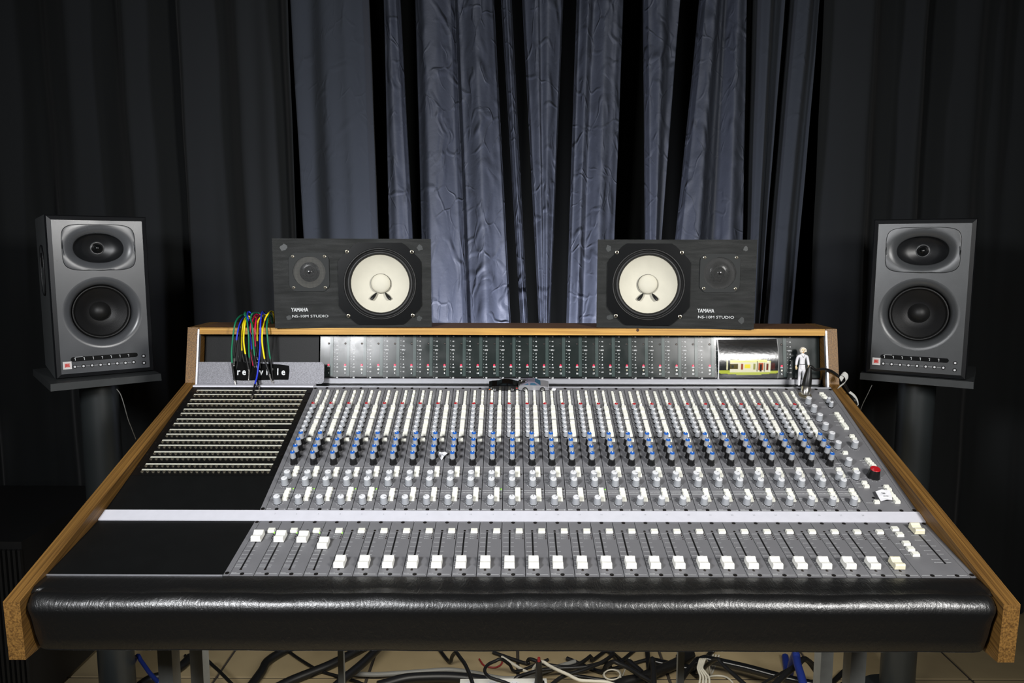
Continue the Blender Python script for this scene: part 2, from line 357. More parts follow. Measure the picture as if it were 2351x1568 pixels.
# ---- curtains: depth profiles read off the folds, real cloth depth
CY = 2.62
def X_at(px, Y=CY): return (px - 1175.5) / F * (Y * cp + .0)
def curtain(name, label, folds, mt, z0=.012, z1=2.75, seed=1, yoff=0, amp=1.0, wr=.010, dx=.006, nz=56):
    """folds: (x at frame top px, x at console level px, depth towards the room in m)"""
    rnd = random.Random(seed)
    pts = [(X_at(a), X_at(b), d) for a, b, d in folds]
    zt, zb = 2.12, 1.15
    ph = [rnd.random() * 6.28 for _ in range(12)]
    smp = []
    for i in range(len(pts) - 1):
        ln = math.hypot(pts[i + 1][0] - pts[i][0], pts[i + 1][2] - pts[i][2]); k_ = max(2, int(ln / dx))
        smp += [(i, q / k_) for q in range(k_)]
    smp.append((len(pts) - 2, 1.0)); n = len(smp) - 1
    vs = []
    for j in range(nz + 1):
        z = z1 + (z0 - z1) * j / nz; t = (zt - z) / (zt - zb); t = max(-.5, min(1.6, t))
        row = [(a + (b - a) * t, d) for a, b, d in pts]
        for i, q in smp:
            qs = q * q * (3 - 2 * q)
            x = row[i][0] + (row[i + 1][0] - row[i][0]) * q; d = row[i][1] + (row[i + 1][1] - row[i][1]) * qs
            k = wr * (math.sin(x * 38 + ph[0] + .8 * math.sin(z * 2.1 + ph[1])) + .6 * math.sin(x * 71 + ph[2] + z * 1.3) + .5 * math.sin(x * 19 + z * 3.2 + ph[3]) * math.sin(z * 2.3 + ph[4])
                      + .35 * math.sin(x * 9 - z * 11 + ph[5]) * math.sin(x * 16 + z * 5 + ph[6]))
            vs.append((x, CY - d * amp - k - yoff, z))
    W = n + 1
    fs = [(j * W + i, (j + 1) * W + i, (j + 1) * W + i + 1, j * W + i + 1) for j in range(nz) for i in range(n)]
    mb = MB().add(vs, fs, mt, True)
    return tag(put(name, mb.mesh(name)), label, 'curtain', None)
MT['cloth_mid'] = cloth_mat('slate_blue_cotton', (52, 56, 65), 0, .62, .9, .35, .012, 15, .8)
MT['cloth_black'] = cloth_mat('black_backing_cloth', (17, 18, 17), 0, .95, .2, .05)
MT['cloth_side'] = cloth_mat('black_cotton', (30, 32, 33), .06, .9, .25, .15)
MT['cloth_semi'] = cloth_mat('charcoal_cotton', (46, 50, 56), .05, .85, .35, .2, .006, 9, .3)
def rf(a, b, step, lo, hi, seed):
    r = random.Random(seed); out = []; x = a; k = 0
    while x < b:
        out.append((x, x + r.uniform(-14, 14), lo + (hi - lo) * (r.uniform(.6, 1) if k % 2 else r.uniform(0, .35)))); x += step * r.uniform(.6, 1.5); k += 1
    out.append((b, b, hi)); return out
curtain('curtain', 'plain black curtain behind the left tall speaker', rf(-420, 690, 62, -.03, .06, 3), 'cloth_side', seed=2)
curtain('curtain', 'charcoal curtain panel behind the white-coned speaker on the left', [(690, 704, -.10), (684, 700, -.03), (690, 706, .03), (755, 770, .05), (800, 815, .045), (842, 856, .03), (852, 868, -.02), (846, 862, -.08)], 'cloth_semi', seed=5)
def sheet(label, tl, tr, bl, br, mt, folds=(), seed=1, d=.04, wr=.007):
    w0, w1 = tr - tl, br - bl
    P = [(tl + 9, bl + 9, -.10), (tl + 1, bl + 1, -.045), (tl, bl, -.01), (tl + 5, bl + 4, d * .8)]
    for f, q in folds: P.append((tl + w0 * f, bl + w1 * f, q))
    P += [(tr - 5, br - 4, d * .8), (tr, br, -.01), (tr - 1, br - 1, -.045), (tr - 9, br - 9, -.10)]
    curtain('curtain', label, P, mt, seed=seed, wr=wr, dx=.0045, nz=90)
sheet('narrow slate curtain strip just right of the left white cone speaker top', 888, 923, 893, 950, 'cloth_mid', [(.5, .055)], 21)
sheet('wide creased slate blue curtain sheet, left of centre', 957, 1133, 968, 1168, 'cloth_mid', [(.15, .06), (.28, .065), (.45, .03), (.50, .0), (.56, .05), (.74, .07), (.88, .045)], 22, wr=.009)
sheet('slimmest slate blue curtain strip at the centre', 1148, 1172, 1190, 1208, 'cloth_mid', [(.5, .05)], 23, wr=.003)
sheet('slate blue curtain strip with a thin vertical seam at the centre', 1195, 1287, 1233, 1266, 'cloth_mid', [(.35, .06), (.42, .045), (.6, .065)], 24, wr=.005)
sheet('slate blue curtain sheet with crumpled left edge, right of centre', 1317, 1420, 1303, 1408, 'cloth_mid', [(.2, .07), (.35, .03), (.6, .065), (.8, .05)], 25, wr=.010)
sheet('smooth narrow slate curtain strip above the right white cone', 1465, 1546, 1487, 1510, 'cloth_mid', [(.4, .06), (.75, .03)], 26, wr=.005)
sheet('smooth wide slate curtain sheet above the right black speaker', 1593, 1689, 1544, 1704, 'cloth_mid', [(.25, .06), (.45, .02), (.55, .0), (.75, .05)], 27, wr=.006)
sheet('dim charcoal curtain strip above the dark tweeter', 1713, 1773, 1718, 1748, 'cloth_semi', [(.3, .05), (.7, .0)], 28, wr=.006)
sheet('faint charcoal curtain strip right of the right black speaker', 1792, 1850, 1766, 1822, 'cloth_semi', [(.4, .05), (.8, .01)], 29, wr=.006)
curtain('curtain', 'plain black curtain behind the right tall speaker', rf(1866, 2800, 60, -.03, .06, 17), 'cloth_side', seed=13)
curtain('curtain', 'black backing curtain seen only in the gaps between the slate strips', rf(560, 2000, 70, -.03, .05, 31), 'cloth_black', seed=14, yoff=-.36)

# ================================================================== MIXING CONSOLE
def zc(v): return CAMZ + v
r1 = Vector((0, 1.7072, zc(-.3149))); r2 = Vector((0, 1.3144, zc(-.4669)))
r3 = Vector((0, 1.2906, zc(-.4762))); r4 = Vector((0, 1.1368, zc(-.5080)))
BW, BT = .7517, .0249; IB = BW - BT
PL, PR = -.4512, .7262; FIL = .0095; CP = (PR - PL - 2 * FIL) / 30; CX0 = PL + FIL
con = thing('mixing_console', 'large grey multichannel mixing console with wooden sides and black padded armrest', 'mixing desk', (0, 1.45, 0))
def frame(a, b):
    d = (a - b).normalized(); n = Vector((1, 0, 0)).cross(d).normalized()
    return d, n, (a - b).length
D1, N1, L1 = frame(r1, r2); D2, N2, L2 = frame(r3, r4)
def pm(base, d, n, x=0, s=0, h=0):
    m = Matrix((Vector((1, 0, 0)), d, n)).transposed().to_4x4(); m.translation = base + Vector((x, 0, 0)) - d * s + n * h; return m
def s_up(py, px=1233, h=0): return (r1 - hit(px, py, r1, N1, h)).dot(D1)
def s_lo(py, px=1175, h=0): return (r3 - hit(px, py, r3, N2, h)).dot(D2)

# side boards
for sgn in (-1, 1):
    x0, x1 = (-BW, -IB) if sgn < 0 else (IB, BW)
    zb = zc(-.613)
    poly = [(1.0738, zb), (1.0705, zc(-.5203)), (1.7272, zc(-.3085)), (1.7559, zc(-.1837)), (1.885, zc(-.1837)), (1.93, zc(-.24)), (1.93, .70), (1.85, zb)]
    put('side_board', MB().prism(poly if sgn > 0 else poly, x0, x1, 'wood_board').mesh('side_board'), con)
    xe = x0 - .0035 if sgn > 0 else x1 - .0015
    e = MB(); 
    q = [(1.7222, zc(-.3155)), (1.7509, zc(-.1875)), (1.7609, zc(-.1875)), (1.7322, zc(-.3155))]
    e.prism(q, (x0 - .004) if sgn > 0 else x1, x0 if sgn > 0 else x1 + .004, 'alu')
    put('edge_trim', e.mesh('edge_trim'), con, label='bright aluminium edge strip')
# shelf on the meter bridge
sh = MB().box((-IB, 1.7575, zc(-.1985)), (IB, 1.885, zc(-.1842)), 'wood_top'); put('shelf', sh.mesh('shelf'), con)
sh = MB().box((-IB + .004, 1.7525, zc(-.1992)), (IB - .004, 1.7575, zc(-.1838)), 'wood_plank'); put('shelf_edge', sh.mesh('shelf_edge'), con)
k = atY(1464, 758, 1.7522); put('wood_knot', MB().lathe([(.0035, 0), (.0028, .0004)], 'knot', 12, k, axis='y').mesh('knot'), con)
# bridge box, back
put('bridge_housing', MB().box((-IB, 1.80, .95), (IB, 1.884, zc(-.1985)), 'black_metal').mesh('bridge_housing'), con)
# chassis under the panels
ch = MB().prism([(1.12, .70), (1.138, .782), (1.2906, .8138), (1.3144, .823), (1.7072, .975), (1.80, .975), (1.80, .70)], -IB, IB, 'black_metal')
put('chassis', ch.mesh('chassis'), con)

# meter bridge face, tilted back 10 degrees
MTOP = Vector((0, 1.7875, zc(-.2000))); MBOT = Vector((0, 1.7687, zc(-.3005)))
DM, NM, LM = frame(MTOP, MBOT); NM = NM if NM.y < 0 else -NM
def mface(px, py, h=0): return hit(px, py, MTOP, NM, h)
def xs(px, py=820): return mface(px, py).x
def mpanel(name, xa, xb, m, h=0, th=.004, ya=None, yb=None, parent=con):
    a = MTOP if ya is None else MTOP - DM * ya; b = MBOT if yb is None else MTOP - DM * yb
    mb = MB(); A = [a + NM * h, b + NM * h]; B = [a + NM * (h - th), b + NM * (h - th)]
    v = [(xa, A[0].y, A[0].z), (xb, A[0].y, A[0].z), (xb, A[1].y, A[1].z), (xa, A[1].y, A[1].z), (xa, B[0].y, B[0].z), (xb, B[0].y, B[0].z), (xb, B[1].y, B[1].z), (xa, B[1].y, B[1].z)]
    mb.add(v, [(0, 3, 2, 1), (4, 5, 6, 7), (0, 1, 5, 4), (1, 2, 6, 5), (2, 3, 7, 6), (3, 0, 4, 7)], m)
    return put(name, mb.mesh(name), parent)
XM0, XM1 = xs(735), IB - .004
mpanel('blank_panel', -IB + .004, XM0 - .003, 'black_metal', .001)
mp_ = mpanel('meter_panel', XM0, XM1, 'meter', 0)
mp_['label'] = 'smoked meter panel with channel numbers'
mw = .0390
MX0 = xs(754, 857)
ledm = MB().lathe([(.0022, 0), (.0022, .0012), (.0012, .002)], 'led_red', 10).mesh('meter_led')
holem = MB().lathe([(.0019, 0), (.0019, .0008), (.0011, .0008), (.0009, .0002)], 'screw_bright', 10, mcap='dark_slot').mesh('meter_screw')
holed = MB().lathe([(.0024, 0), (.0024, .0008), (.0014, .0012)], 'knob_black', 10, mcap='screw').mesh('meter_trimmer')
ylab = [(772, '+8'), (783, '+6'), (794, '+4'), (803, '0VU'), (811, '-2'), (819, '-4'), (825, '-6'), (836, '-8'), (843, '-10'), (853, '-15'), (866.5, '-20')]
def frm(p): # matrix on the meter face, local z = outwards
    X = Vector((1, 0, 0)); Y = DM; m = Matrix((X, Y, NM)).transposed().to_4x4(); m.translation = p; return m
for i in range(25):
    X = MX0 + i * mw if i < 24 else xs(1795, 857)
    pr = MB()
    for py, t in ylab:
        p = mface(1175, py, .0003)
        c = Vector((X + (.0200), p.y, p.z)) + NM * .0004 + DM * -.0022
        text(pr, t, .0042, c, 'print', frame=(Vector((1, 0, 0)), DM), align='CENTER', bold=.03)
        pr.quad([Vector((X + .0128 + q, p.y, p.z)) + NM * .0004 + DM * r for q, r in ((0, -.0003), (.0022, -.0003), (.0022, .0003), (0, .0003))], 'print')
    p = mface(1175, 857, .0003)
    text(pr, str(i + 1) if i < 24 else 'R', .0056, Vector((X, p.y, p.z)) + NM * .0004 - DM * .002, 'print', frame=(Vector((1, 0, 0)), DM), align='CENTER', bold=.03)
    p2 = mface(1175, 843.5, .0003)
    for q in (0, .0018): pr.quad([Vector((X + a, p2.y, p2.z)) + NM * .0004 + DM * (b + q) for a, b in ((-.003, 0), (.003, 0), (.003, .001), (-.003, .001))], 'print')
    par = mpanel('meter_window', X + .0035, X + .0108, 'meter_bar', .0012, .0012, .002, LM - .002)
    put('printed_scale', pr.mesh('printed_scale'), par)
    for py, me, nm in ((838.5, ledm, 'warning_light'), (849, holem, 'screw'), (789.5, holed, 'trimmer')):
        p = mface(1175, py); put(nm, me, par, world=frm(Vector((X, p.y, p.z)) + NM * .0001))
# rails below the meters
a = mface(1175, 869); b = mface(1175, 880)
put('meter_rail', MB().box((XM0 - .004, a.y - .006, b.z), (XM1, a.y + .02, a.z), 'alu').mesh('meter_rail'), con)
put('rail_gap', MB().box((-IB, 1.755, .972), (IB, 1.80, b.z - .0005), 'black_metal').mesh('rail_gap'), con)
lp = hit(1175, 888.5, (0, 1.717, 0), (0, 1, 0))
put('lip_rail', MB().box((-.452, 1.712, .975), (IB, 1.7175, lp.z + .0015), 'alu').mesh('lip_rail'), con)
put('ledge_strip', MB().box((-IB, 1.709, .972), (-.4525, 1.735, .9885), 'white_bar').mesh('ledge_strip'), con)
put('lower_trough', MB().box((-IB, 1.7175, .972), (IB, 1.756, .9825), 'black_metal').mesh('lower_trough'), con)

# ------------------------------------------------ knob and key meshes
def ptr(mb, r, z, m, l0=.1, wdt=.14):
    mb.quad([(-r * wdt, r * l0, z), (r * wdt, r * l0, z), (r * wdt, r * .95, z), (-r * wdt, r * .95, z)], m)
def k_aux(cap):
    mb = MB().lathe([(.0058, 0), (.0058, .0018), (.0050, .0022), (.0040, .0135), (.0036, .0142)], 'knob_grey', 14, mcap=cap, mats=['knob_black', 'knob_black', 'knob_grey', cap], flute=.04)
    ptr(mb, .0036, .0144, 'knob_black' if cap == 'knob_pale' else 'knob_pale'); return mb.mesh('knob')
def k_eq():
    mb = MB().lathe([(.0078, 0), (.0072, .001), (.0062, .0125), (.0054, .0132), (.0054, .0140), (.0047, .0262), (.0043, .0275)], 'knob_grey', 18, mcap='knob_blue', mats=['knob_black', 'knob_black', 'knob_black', 'knob_black', 'knob_grey', 'knob_blue'], flute=.05)
    ptr(mb, .0043, .0277, 'print', .0, .2); return mb.mesh('knob')
def k_lev():
    mb = MB().lathe([(.0072, 0), (.0072, .0016), (.0067, .0018), (.0060, .0150), (.0056, .0158)], 'knob_grey', 20, mcap='knob_pale', mats=['knob_black', 'knob_grey', 'knob_grey', 'knob_pale'], flute=.035)
    ptr(mb, .0056, .0160, 'knob_black', .15, .07); return mb.mesh('knob')
def k_master():
    mb = MB().lathe([(.0125, 0), (.0118, .001), (.0095, .0185), (.0088, .0195)], 'knob_black', 24, mcap='knob_red', mats=['knob_black', 'knob_black', 'knob_red'], flute=.03)
    mb.quad([(-.0003, .003, .0197), (.0003, .003, .0197), (.0003, .0085, .0197), (-.0003, .0085, .0197)], 'print'); return mb.mesh('knob')
def key(wx=.0098, wy=.0066, h=.0052, m='white_key'):
    return MB().box((-wx / 2, -wy / 2, 0), (wx / 2, wy / 2, h), m, .0006).mesh('key')
KA, KR, KE, KL, KM = k_aux('knob_pale'), k_aux('knob_red'), k_eq(), k_lev(), k_master()
KEYB, KEYS, KEYF = key(.0100, .0066), key(.0088, .0060, .0045), key(.0122, .0092, .0045)
SCREW = MB().lathe([(.0034, .0001), (.0034, .0004), (.0022, .0008)], 'screw', 12, mcap='dark_slot').mesh('screw')
LEDG = MB().lathe([(.0011, 0), (.0008, .0012)], 'led_green', 8).mesh('led'); LEDO = MB().lathe([(.0011, 0), (.0008, .0008)], 'led_off', 8).mesh('led')
def ticks(mb, x, y, r, n, a0=-225, a1=45, l=.0016, wd=.0003, z=.0003):
    for i in range(n):
        a = math.radians(a1 + (a0 - a1) * i / (n - 1)); c, s_ = math.cos(a), math.sin(a)
        P = [(x + c * rr - s_ * q, y + s_ * rr + c * q, z) for rr, q in ((r, -wd), (r + l, -wd), (r + l, wd), (r, wd))]
        mb.quad(P, 'print')
def pline(mb, x0, x1, y, t=.0003, m='print', z=.0003): mb.quad([(x0, y - t, z), (x1, y - t, z), (x1, y + t, z), (x0, y + t, z)], m)
def ptext(mb, s, size, x, y, align='LEFT', m='print'): text(mb, s, size, (x, y, .0003), m, frame=(Vector((1, 0, 0)), Vector((0, 1, 0))), align=align, bold=.01)

# ---- positions along the strip, from the photograph
S_ = lambda y, h=0: s_up(y, h=h)
c8 = lambda y: 860 + y / 4.75
aux_s = [S_(c8(y), .0142) for y in (368, 415, 463, 511, 562, 612)]
red_s = S_(c8(312), .0142)
eq_s = [S_(c8(y), .0275) for y in (634, 703, 775, 848)]
lev_s = [S_(c8(y), .0158) for y in (1060, 1132, 1330)]
UA, UE, UL, UK = .28, .455, .445, .735
# strip body
strip = MB().box((.0006, -L1, -.003), (CP - .0006, 0, 0), 'panel').mesh('channel_strip')
# legend
lg = MB()
for s_ in aux_s + [red_s]: ticks(lg, UA * CP, -s_, .0066, 9, l=.001)
for s_ in eq_s: ticks(lg, UE * CP, -s_, .0088, 11, l=.0018)
for s_ in lev_s: ticks(lg, UL * CP, -s_, .0086, 11, l=.0020)
for y in (1018, 1268, 1305): pline(lg, .001, CP - .001, -S_(c8(y)))
for k in range(9): pline(lg, .0015 + k * .0025, .003 + k * .0025, -S_(c8(1288)), .0006)
pline(lg, .002, CP - .003, -S_(c8(1488)) + .003, .0003)
lg.add([(CP - .005, -S_(c8(1488)) + .004, .0003), (CP - .005, -S_(c8(1488)) + .002, .0003), (CP - .002, -S_(c8(1488)) + .003, .0003)], [(0, 1, 2)], 'print')
ptext(lg, 'MASTER', .0022, .002, -S_(c8(1488)) + .0036)
for y, t in ((1092, 'CROSS'), (1105, 'PAN'), (1168, 'LEVEL'), (1350, 'FADER'), (1366, 'PAN')): ptext(lg, t, .0024, .001, -S_(c8(y)))
for k in range(12):  # numbers beside the routing keys
    y = -S_(c8(185 + k * 12))
    for u in (.40, .86): lg.quad([(u * CP + a, y + b, .0003) for a, b in ((0, 0), (.0016, 0), (.0016, .0012), (0, .0012))], 'print')
    for u in (.16, .60): pline(lg, u * CP, u * CP + .0016, y, .0004, 'panel_line')
for k in range(16):
    y = -S_(c8(345 + k * 20)); lg.quad([(.52 * CP + a, y + b, .0003) for a, b in ((0, 0), (.0014, 0), (.0014, .0012), (0, .0012))], 'print')
    lg.quad([(.05 * CP + a, y + b, .0003) for a, b in ((0, 0), (.0014, 0), (.0014, .0012), (0, .0012))], 'print')
pline(lg, UK * CP - .007, UK * CP + .007, -S_(c8(476)), .0003); lgm = lg.mesh('printed_legend')
def bank(s0, s1, n, wx, seed, h=.0048, m='white_key'):
    r = random.Random(seed); mb = MB(); st = (s1 - s0) / n
    for k in range(n):
        y1 = -(s0 + st * k) - .00045; y0 = -(s0 + st * (k + 1)) + .00045; hh = h - (.0022 if r.random() < .18 else 0) * (h / .0048)
        mb.box((-wx / 2, y0, 0), (wx / 2, y1, hh), m, .0005)
    return mb.mesh('key_bank')
ban = {k: [bank(S_(c8(168), .0045), S_(c8(322), .0045), 7, .0058, k * 7 + 1, .0045), ] for k in range(4)}
banA = [bank(S_(c8(330), .0048), S_(c8(462), .0048), 4, .0098, 40 + k) for k in range(4)]
banB = [bank(S_(c8(487), .0048), S_(c8(655), .0048), 6, .0098, 60 + k) for k in range(4)]
cS = [S_(c8(y), .0052) for y in (1012, 1046, 1080)]; dS = [S_(c8(y), .0052) for y in (1240, 1276, 1310, 1345)]
lampS = [S_(c8(1088)), S_(c8(1355)), S_(c8(1252))]
capP = [(-.0112, .0015), (-.0116, .0085), (-.0104, .0106), (-.0078, .0108), (-.0045, .0092), (0, .0080), (.0045, .0094), (.0080, .0116), (.0102, .0112), (.0114, .0090), (.0112, .0015)]
def fader_cap(m, sc=1.0):
    mb = MB(); wb, wt = .0086 * sc, .0078 * sc; n = len(capP)
    v = [(-(wb if z < .003 else wt), y * sc, z * sc) for y, z in capP] + [((wb if z < .003 else wt), y * sc, z * sc) for y, z in capP]
    mb.add(v, [tuple(range(n - 1, -1, -1)), tuple(range(n, 2 * n))], m); mb.add(v, [(k, n + k, n + (k + 1) % n, (k + 1) % n)[::-1] for k in range(n)], m)
    mb.box((-wt, -.0003, .0081 * sc), (wt, .0003, .0084 * sc), 'knob_pale'); mb.box((-.001, -.004, -.002), (.001, .004, .0016), 'knob_black')
    return mb.mesh('fader_cap')
CAPW, CAPI = fader_cap('fader_white'), fader_cap('fader_ivory')
slot_a, slot_b = s_lo(1222), s_lo(1308)
fb_ = MB().box((.0005, -L2, -.003), (CP - .0005, 0, 0), 'panel')
fstrip = fb_.mesh('fader_strip')
US = .345
sl = MB(); sl.quad([(US * CP - .0013, -slot_b, .0003), (US * CP + .0013, -slot_b, .0003), (US * CP + .0013, -slot_a, .0003), (US * CP - .0013, -slot_a, .0003)], 'dark_slot')
for y in (-slot_a + .004, -slot_b - .001): sl.lathe([(.0022, .0002), (.0018, .0006)], 'screw', 10, (US * CP, y, 0))
slotm = sl.mesh('fader_slot')
fl = MB(); fy = [(285, '12'), (330, '6'), (375, '0'), (418, '6'), (462, '12'), (497, '20'), (532, '30'), (558, '40'), (593, '60'), (609, '∞')]
for y, t in fy:
    s_ = -(slot_a + (slot_b - slot_a) * (y - 272) / (628 - 272))
    pline(fl, US * CP - .0085, US * CP - .0018, s_, .0003); pline(fl, US * CP + .0018, US * CP + .007, s_, .0003); ptext(fl, t, .0030, US * CP - .0088, s_ - .001, 'RIGHT')
for k in range(3): ptext(fl, 'MUTE %d' % (k + 1), .0022, .60 * CP, -s_lo(1229 + k * 4.2))
ptext(fl, 'ON', .0022, .68 * CP, -s_lo(1225.5)); ptext(fl, 'MASTER', .0022, .002, -s_lo(1318) + .0006)
pline(fl, .002, CP - .003, -s_lo(1319), .0003)
flm = fl.mesh('printed_legend')
rnd = random.Random(4)
cap_y = {0: 1231, 1: 1232, 2: 1233, 3: 1247}
for i in range(28):
    X = CX0 + i * CP
    st = put('channel_strip', strip, con, world=pm(r1, D1, N1, X))
    put('printed_legend', lgm, st, local=T(0, 0))
    put('red_capped_knob', KR, st, local=T(UA * CP, -red_s, 0, rnd.uniform(-2.2, 1)))
    for s_ in aux_s: put('small_knob', KA, st, local=T(UA * CP, -s_, 0, rnd.choice((2.3, -.9, -.8, -1, .2))))
    for s_ in eq_s: put('equaliser_knob', KE, st, local=T(UE * CP, -s_, 0, rnd.uniform(-.25, .25) if rnd.random() < .85 else 1))
    for j, s_ in enumerate(lev_s): put('level_knob', KL, st, local=T(UL * CP, -s_, 0, rnd.choice((-.8, 0, .1, .9, -1.9)) if j != 1 else rnd.uniform(-.9, .2)))
    for u in (.27, .73): put('routing_keys', ban[rnd.randrange(4)][0], st, local=T(u * CP, -rnd.choice((0, 0, .0004))), kind='stuff')
    put('key_bank', banA[rnd.randrange(4)], st, local=T(UK * CP, 0), kind='stuff'); put('key_bank', banB[rnd.randrange(4)], st, local=T(UK * CP, 0), kind='stuff')
    put('push_key', KEYB, st, local=T(UK * CP, -S_(c8(700), .005), -.0022 if rnd.random() < .15 else 0))
    for s_ in cS + dS: put('push_key', KEYB, st, local=T(.72 * CP, -s_, -.0022 if rnd.random() < .2 else 0))
    put('screw', SCREW, st, local=T(.55 * CP, -.0030)); put('screw', SCREW, st, local=T(.52 * CP, -S_(c8(1488)) + .0035))
    g = i in (0, 1, 3, 4, 10, 15)
    put('indicator_lamp', LEDG if g else LEDO, st, local=T(.92 * CP, -lampS[2]))
    put('indicator_lamp', LEDO, st, local=T(.92 * CP, -lampS[0])); put('indicator_lamp', LEDO, st, local=T(.92 * CP, -lampS[1]))
    fs_ = put('fader_strip', fstrip, con, world=pm(r3, D2, N2, X))
    put('printed_legend', flm, fs_, local=T(0, 0)); put('fader_slot', slotm, fs_, local=T(0, 0))
    cyp = cap_y.get(i, 1290)
    put('fader_cap', CAPI if i == 27 else CAPW, fs_, local=T(US * CP, -s_lo(cyp, h=.006)), label='ivory fader cap, yellowed' if i == 27 else None)
    put('push_key', KEYF, fs_, local=T(.77 * CP, -s_lo(1217.5, h=.003)))
    put('screw', SCREW, fs_, local=T(.5 * CP, -.0040)); put('screw', SCREW, fs_, local=T(.5 * CP, -s_lo(1319)))
    for k in range(4): put('indicator_lamp', LEDG if (k == 0 and i < 4) else LEDO, fs_, local=T(.93 * CP, -s_lo(1225 + k * 4)))

# ---- master section (two columns wide) with fillers left and right
MX = CX0 + 28 * CP
ms = MB().box((.00035, -L1, -.003), (2 * CP - .00035, 0, 0), 'panel'); lgd = MB()
mst = put('master_section', ms.mesh('master_section'), con, world=pm(r1, D1, N1, MX), label='master control section without channel faders')
Wi = pm(r1, D1, N1, MX).inverted()
def ml(px, py, h):
    # the lens pulls the right edge of the photograph in by a few pixels; the panel is laid out in its own plane
    q = Wi @ hit(px, py, r1, N1, h); return q.x, q.y
c5 = lambda x, y: (1700 + x / 5.058, 880 + y / 5.058)
bigk = [(797, 165), (862, 258), (927, 357), (995, 463), (1068, 570), (1142, 678), (1265, 875), (1355, 1025), (1340, 670)]
for n_, (x, y) in enumerate(bigk):
    a, b = ml(*c5(x, y), .0158); put('level_knob', KL, mst, local=T(a, b, 0, -1.4)); ticks(lgd, a, b, .0086, 11, l=.002)
    if n_ < 8:
        pline(lgd, a - .022, a - .012, b + .006, .0005); pline(lgd, a - .018, a - .011, b - .001, .0004)
for x, y in ((1030, 165), (1062, 212)):
    a, b = ml(*c5(x, y), .0142); put('small_knob', KA, mst, local=T(a, b, 0, .2)); ticks(lgd, a, b, .0066, 9, l=.001); pline(lgd, a - .02, a - .01, b, .0005)
a, b = ml(*c5(1568, 990), .0195); put('monitor_knob', KM, mst, local=T(a, b, 0, 1.9), label='big black monitor knob with red top'); ticks(lgd, a, b, .0142, 11, l=.002)
btn = [(945, 108, ''), (965, 128, ''), (985, 150, 'OSC'), (1120, 340, 'MUTE A'), (1140, 366, 'L-R'), (1158, 393, ''), (1176, 420, 'AUX 3-4'), (1200, 462, 'AUX 5-6'), (1215, 482, ''), (1232, 504, ''), (1300, 600, 'AUX A'), (1326, 636, ''), (1220, 793, 'DIM'),
       (1480, 872, 'MIX L-R'), (1500, 898, 'TAPE 1'), (1525, 923, 'TAPE 2'), (1550, 948, 'EXT'), (1342, 990, 'DIRECT'), (1442, 1140, 'DIRECT'), (1467, 1180, 'INPUTS'), (1697, 1187, 'MONO'), (1725, 1220, 'CUT L'), (1745, 1268, ''), (1775, 1298, ''), (1800, 1330, ''), (1825, 1360, 'DIM'), (1587, 1362, 'TALKBACK')]
for x, y, t in btn:
    a, b = ml(*c5(x, y), .0052); put('push_key', KEYB, mst, local=T(a, b))
    if t: ptext(lgd, t, .0026, a - .0062, b - .0012, 'RIGHT')
for c_ in (0, 1):
    pline(lgd, c_ * CP + .003, c_ * CP + CP - .004, -S_(c8(1488)), .0003); put('screw', SCREW, mst, local=T((c_ + .52) * CP, -S_(c8(1488)) + .0035)); put('screw', SCREW, mst, local=T((c_ + .3) * CP, -.003))
a, b = ml(*c5(1545, 1330), 0); put('talkback_hole', MB().lathe([(.003, .0002), (.0025, .0004)], 'dark_slot', 12).mesh('hole'), mst, local=T(a, b))
put('printed_legend', lgd.mesh('printed_legend'), mst, local=T(0, 0))
mf = put('master_fader_section', MB().box((.00035, -L2, -.003), (2 * CP - .00035, 0, 0), 'panel').mesh('master_fader_section'), con, world=pm(r3, D2, N2, MX))
Wf = pm(r3, D2, N2, MX).inverted()
def mfl(px, py, h): q = Wf @ hit(px, py, r3, N2, h); return q.x, q.y
lgd = MB()
for px, py, t in ((2055, 1211, 'MAIN B'), (2066, 1224, 'MAIN'), (2081, 1244, 'MUTE 1'), (2091, 1257, 'MUTE 2'), (2102, 1269, 'MUTE 3')):
    a, b = mfl(px, py, .0045); put('push_key', KEYF, mf, local=T(a, b)); ptext(lgd, t, .0026, a - .0085, b, 'RIGHT')
    if py > 1220: put('indicator_lamp', LEDO, mf, local=T(a + .0085, b))
a, b = mfl(2104, 1213, .006); a2, b2 = mfl(2172, 1295, 0); sx_ = (a + a2) / 2
put('fader_cap', CAPI, mf, local=T(sx_, b), label='ivory master fader cap, raised to the top')
put('fader_slot', MB().quad([(sx_ - .0014, b2, .0003), (sx_ + .0014, b2, .0003), (sx_ + .0014, b, .0003), (sx_ - .0014, b, .0003)], 'dark_slot').mesh('slot'), mf, local=T(0, 0))
for py, t in ((1218, '0'), (1227, '5'), (1238, '10'), (1251, '15'), (1262, '30'), (1270, '40'), (1282, '50'), (1289, '60')):
    y = -s_lo(py); pline(lgd, sx_ - .013, sx_ - .002, y, .0003); pline(lgd, sx_ + .003, sx_ + .011, y, .0003); ptext(lgd, t, .003, sx_ - .0135, y - .001, 'RIGHT')
for c_ in (0, 1):
    pline(lgd, c_ * CP + .003, c_ * CP + CP - .004, -s_lo(1319), .0003); put('screw', SCREW, mf, local=T((c_ + .5) * CP, -s_lo(1319))); put('screw', SCREW, mf, local=T((c_ + .5) * CP, -.004))
put('printed_legend', lgd.mesh('printed_legend'), mf, local=T(0, 0))
for Xa in (PL, PR - FIL):
    for base, D, N, L in ((r1, D1, N1, L1), (r3, D2, N2, L2)):
        fl_ = put('filler_strip', MB().box((.0003, -L, -.003), (FIL - .0003, 0, -.0001), 'panel').mesh('filler_strip'), con, world=pm(base, D, N, Xa))
        for y in (-.004, -L + .006): put('screw', SCREW, fl_, local=T(FIL / 2, y))
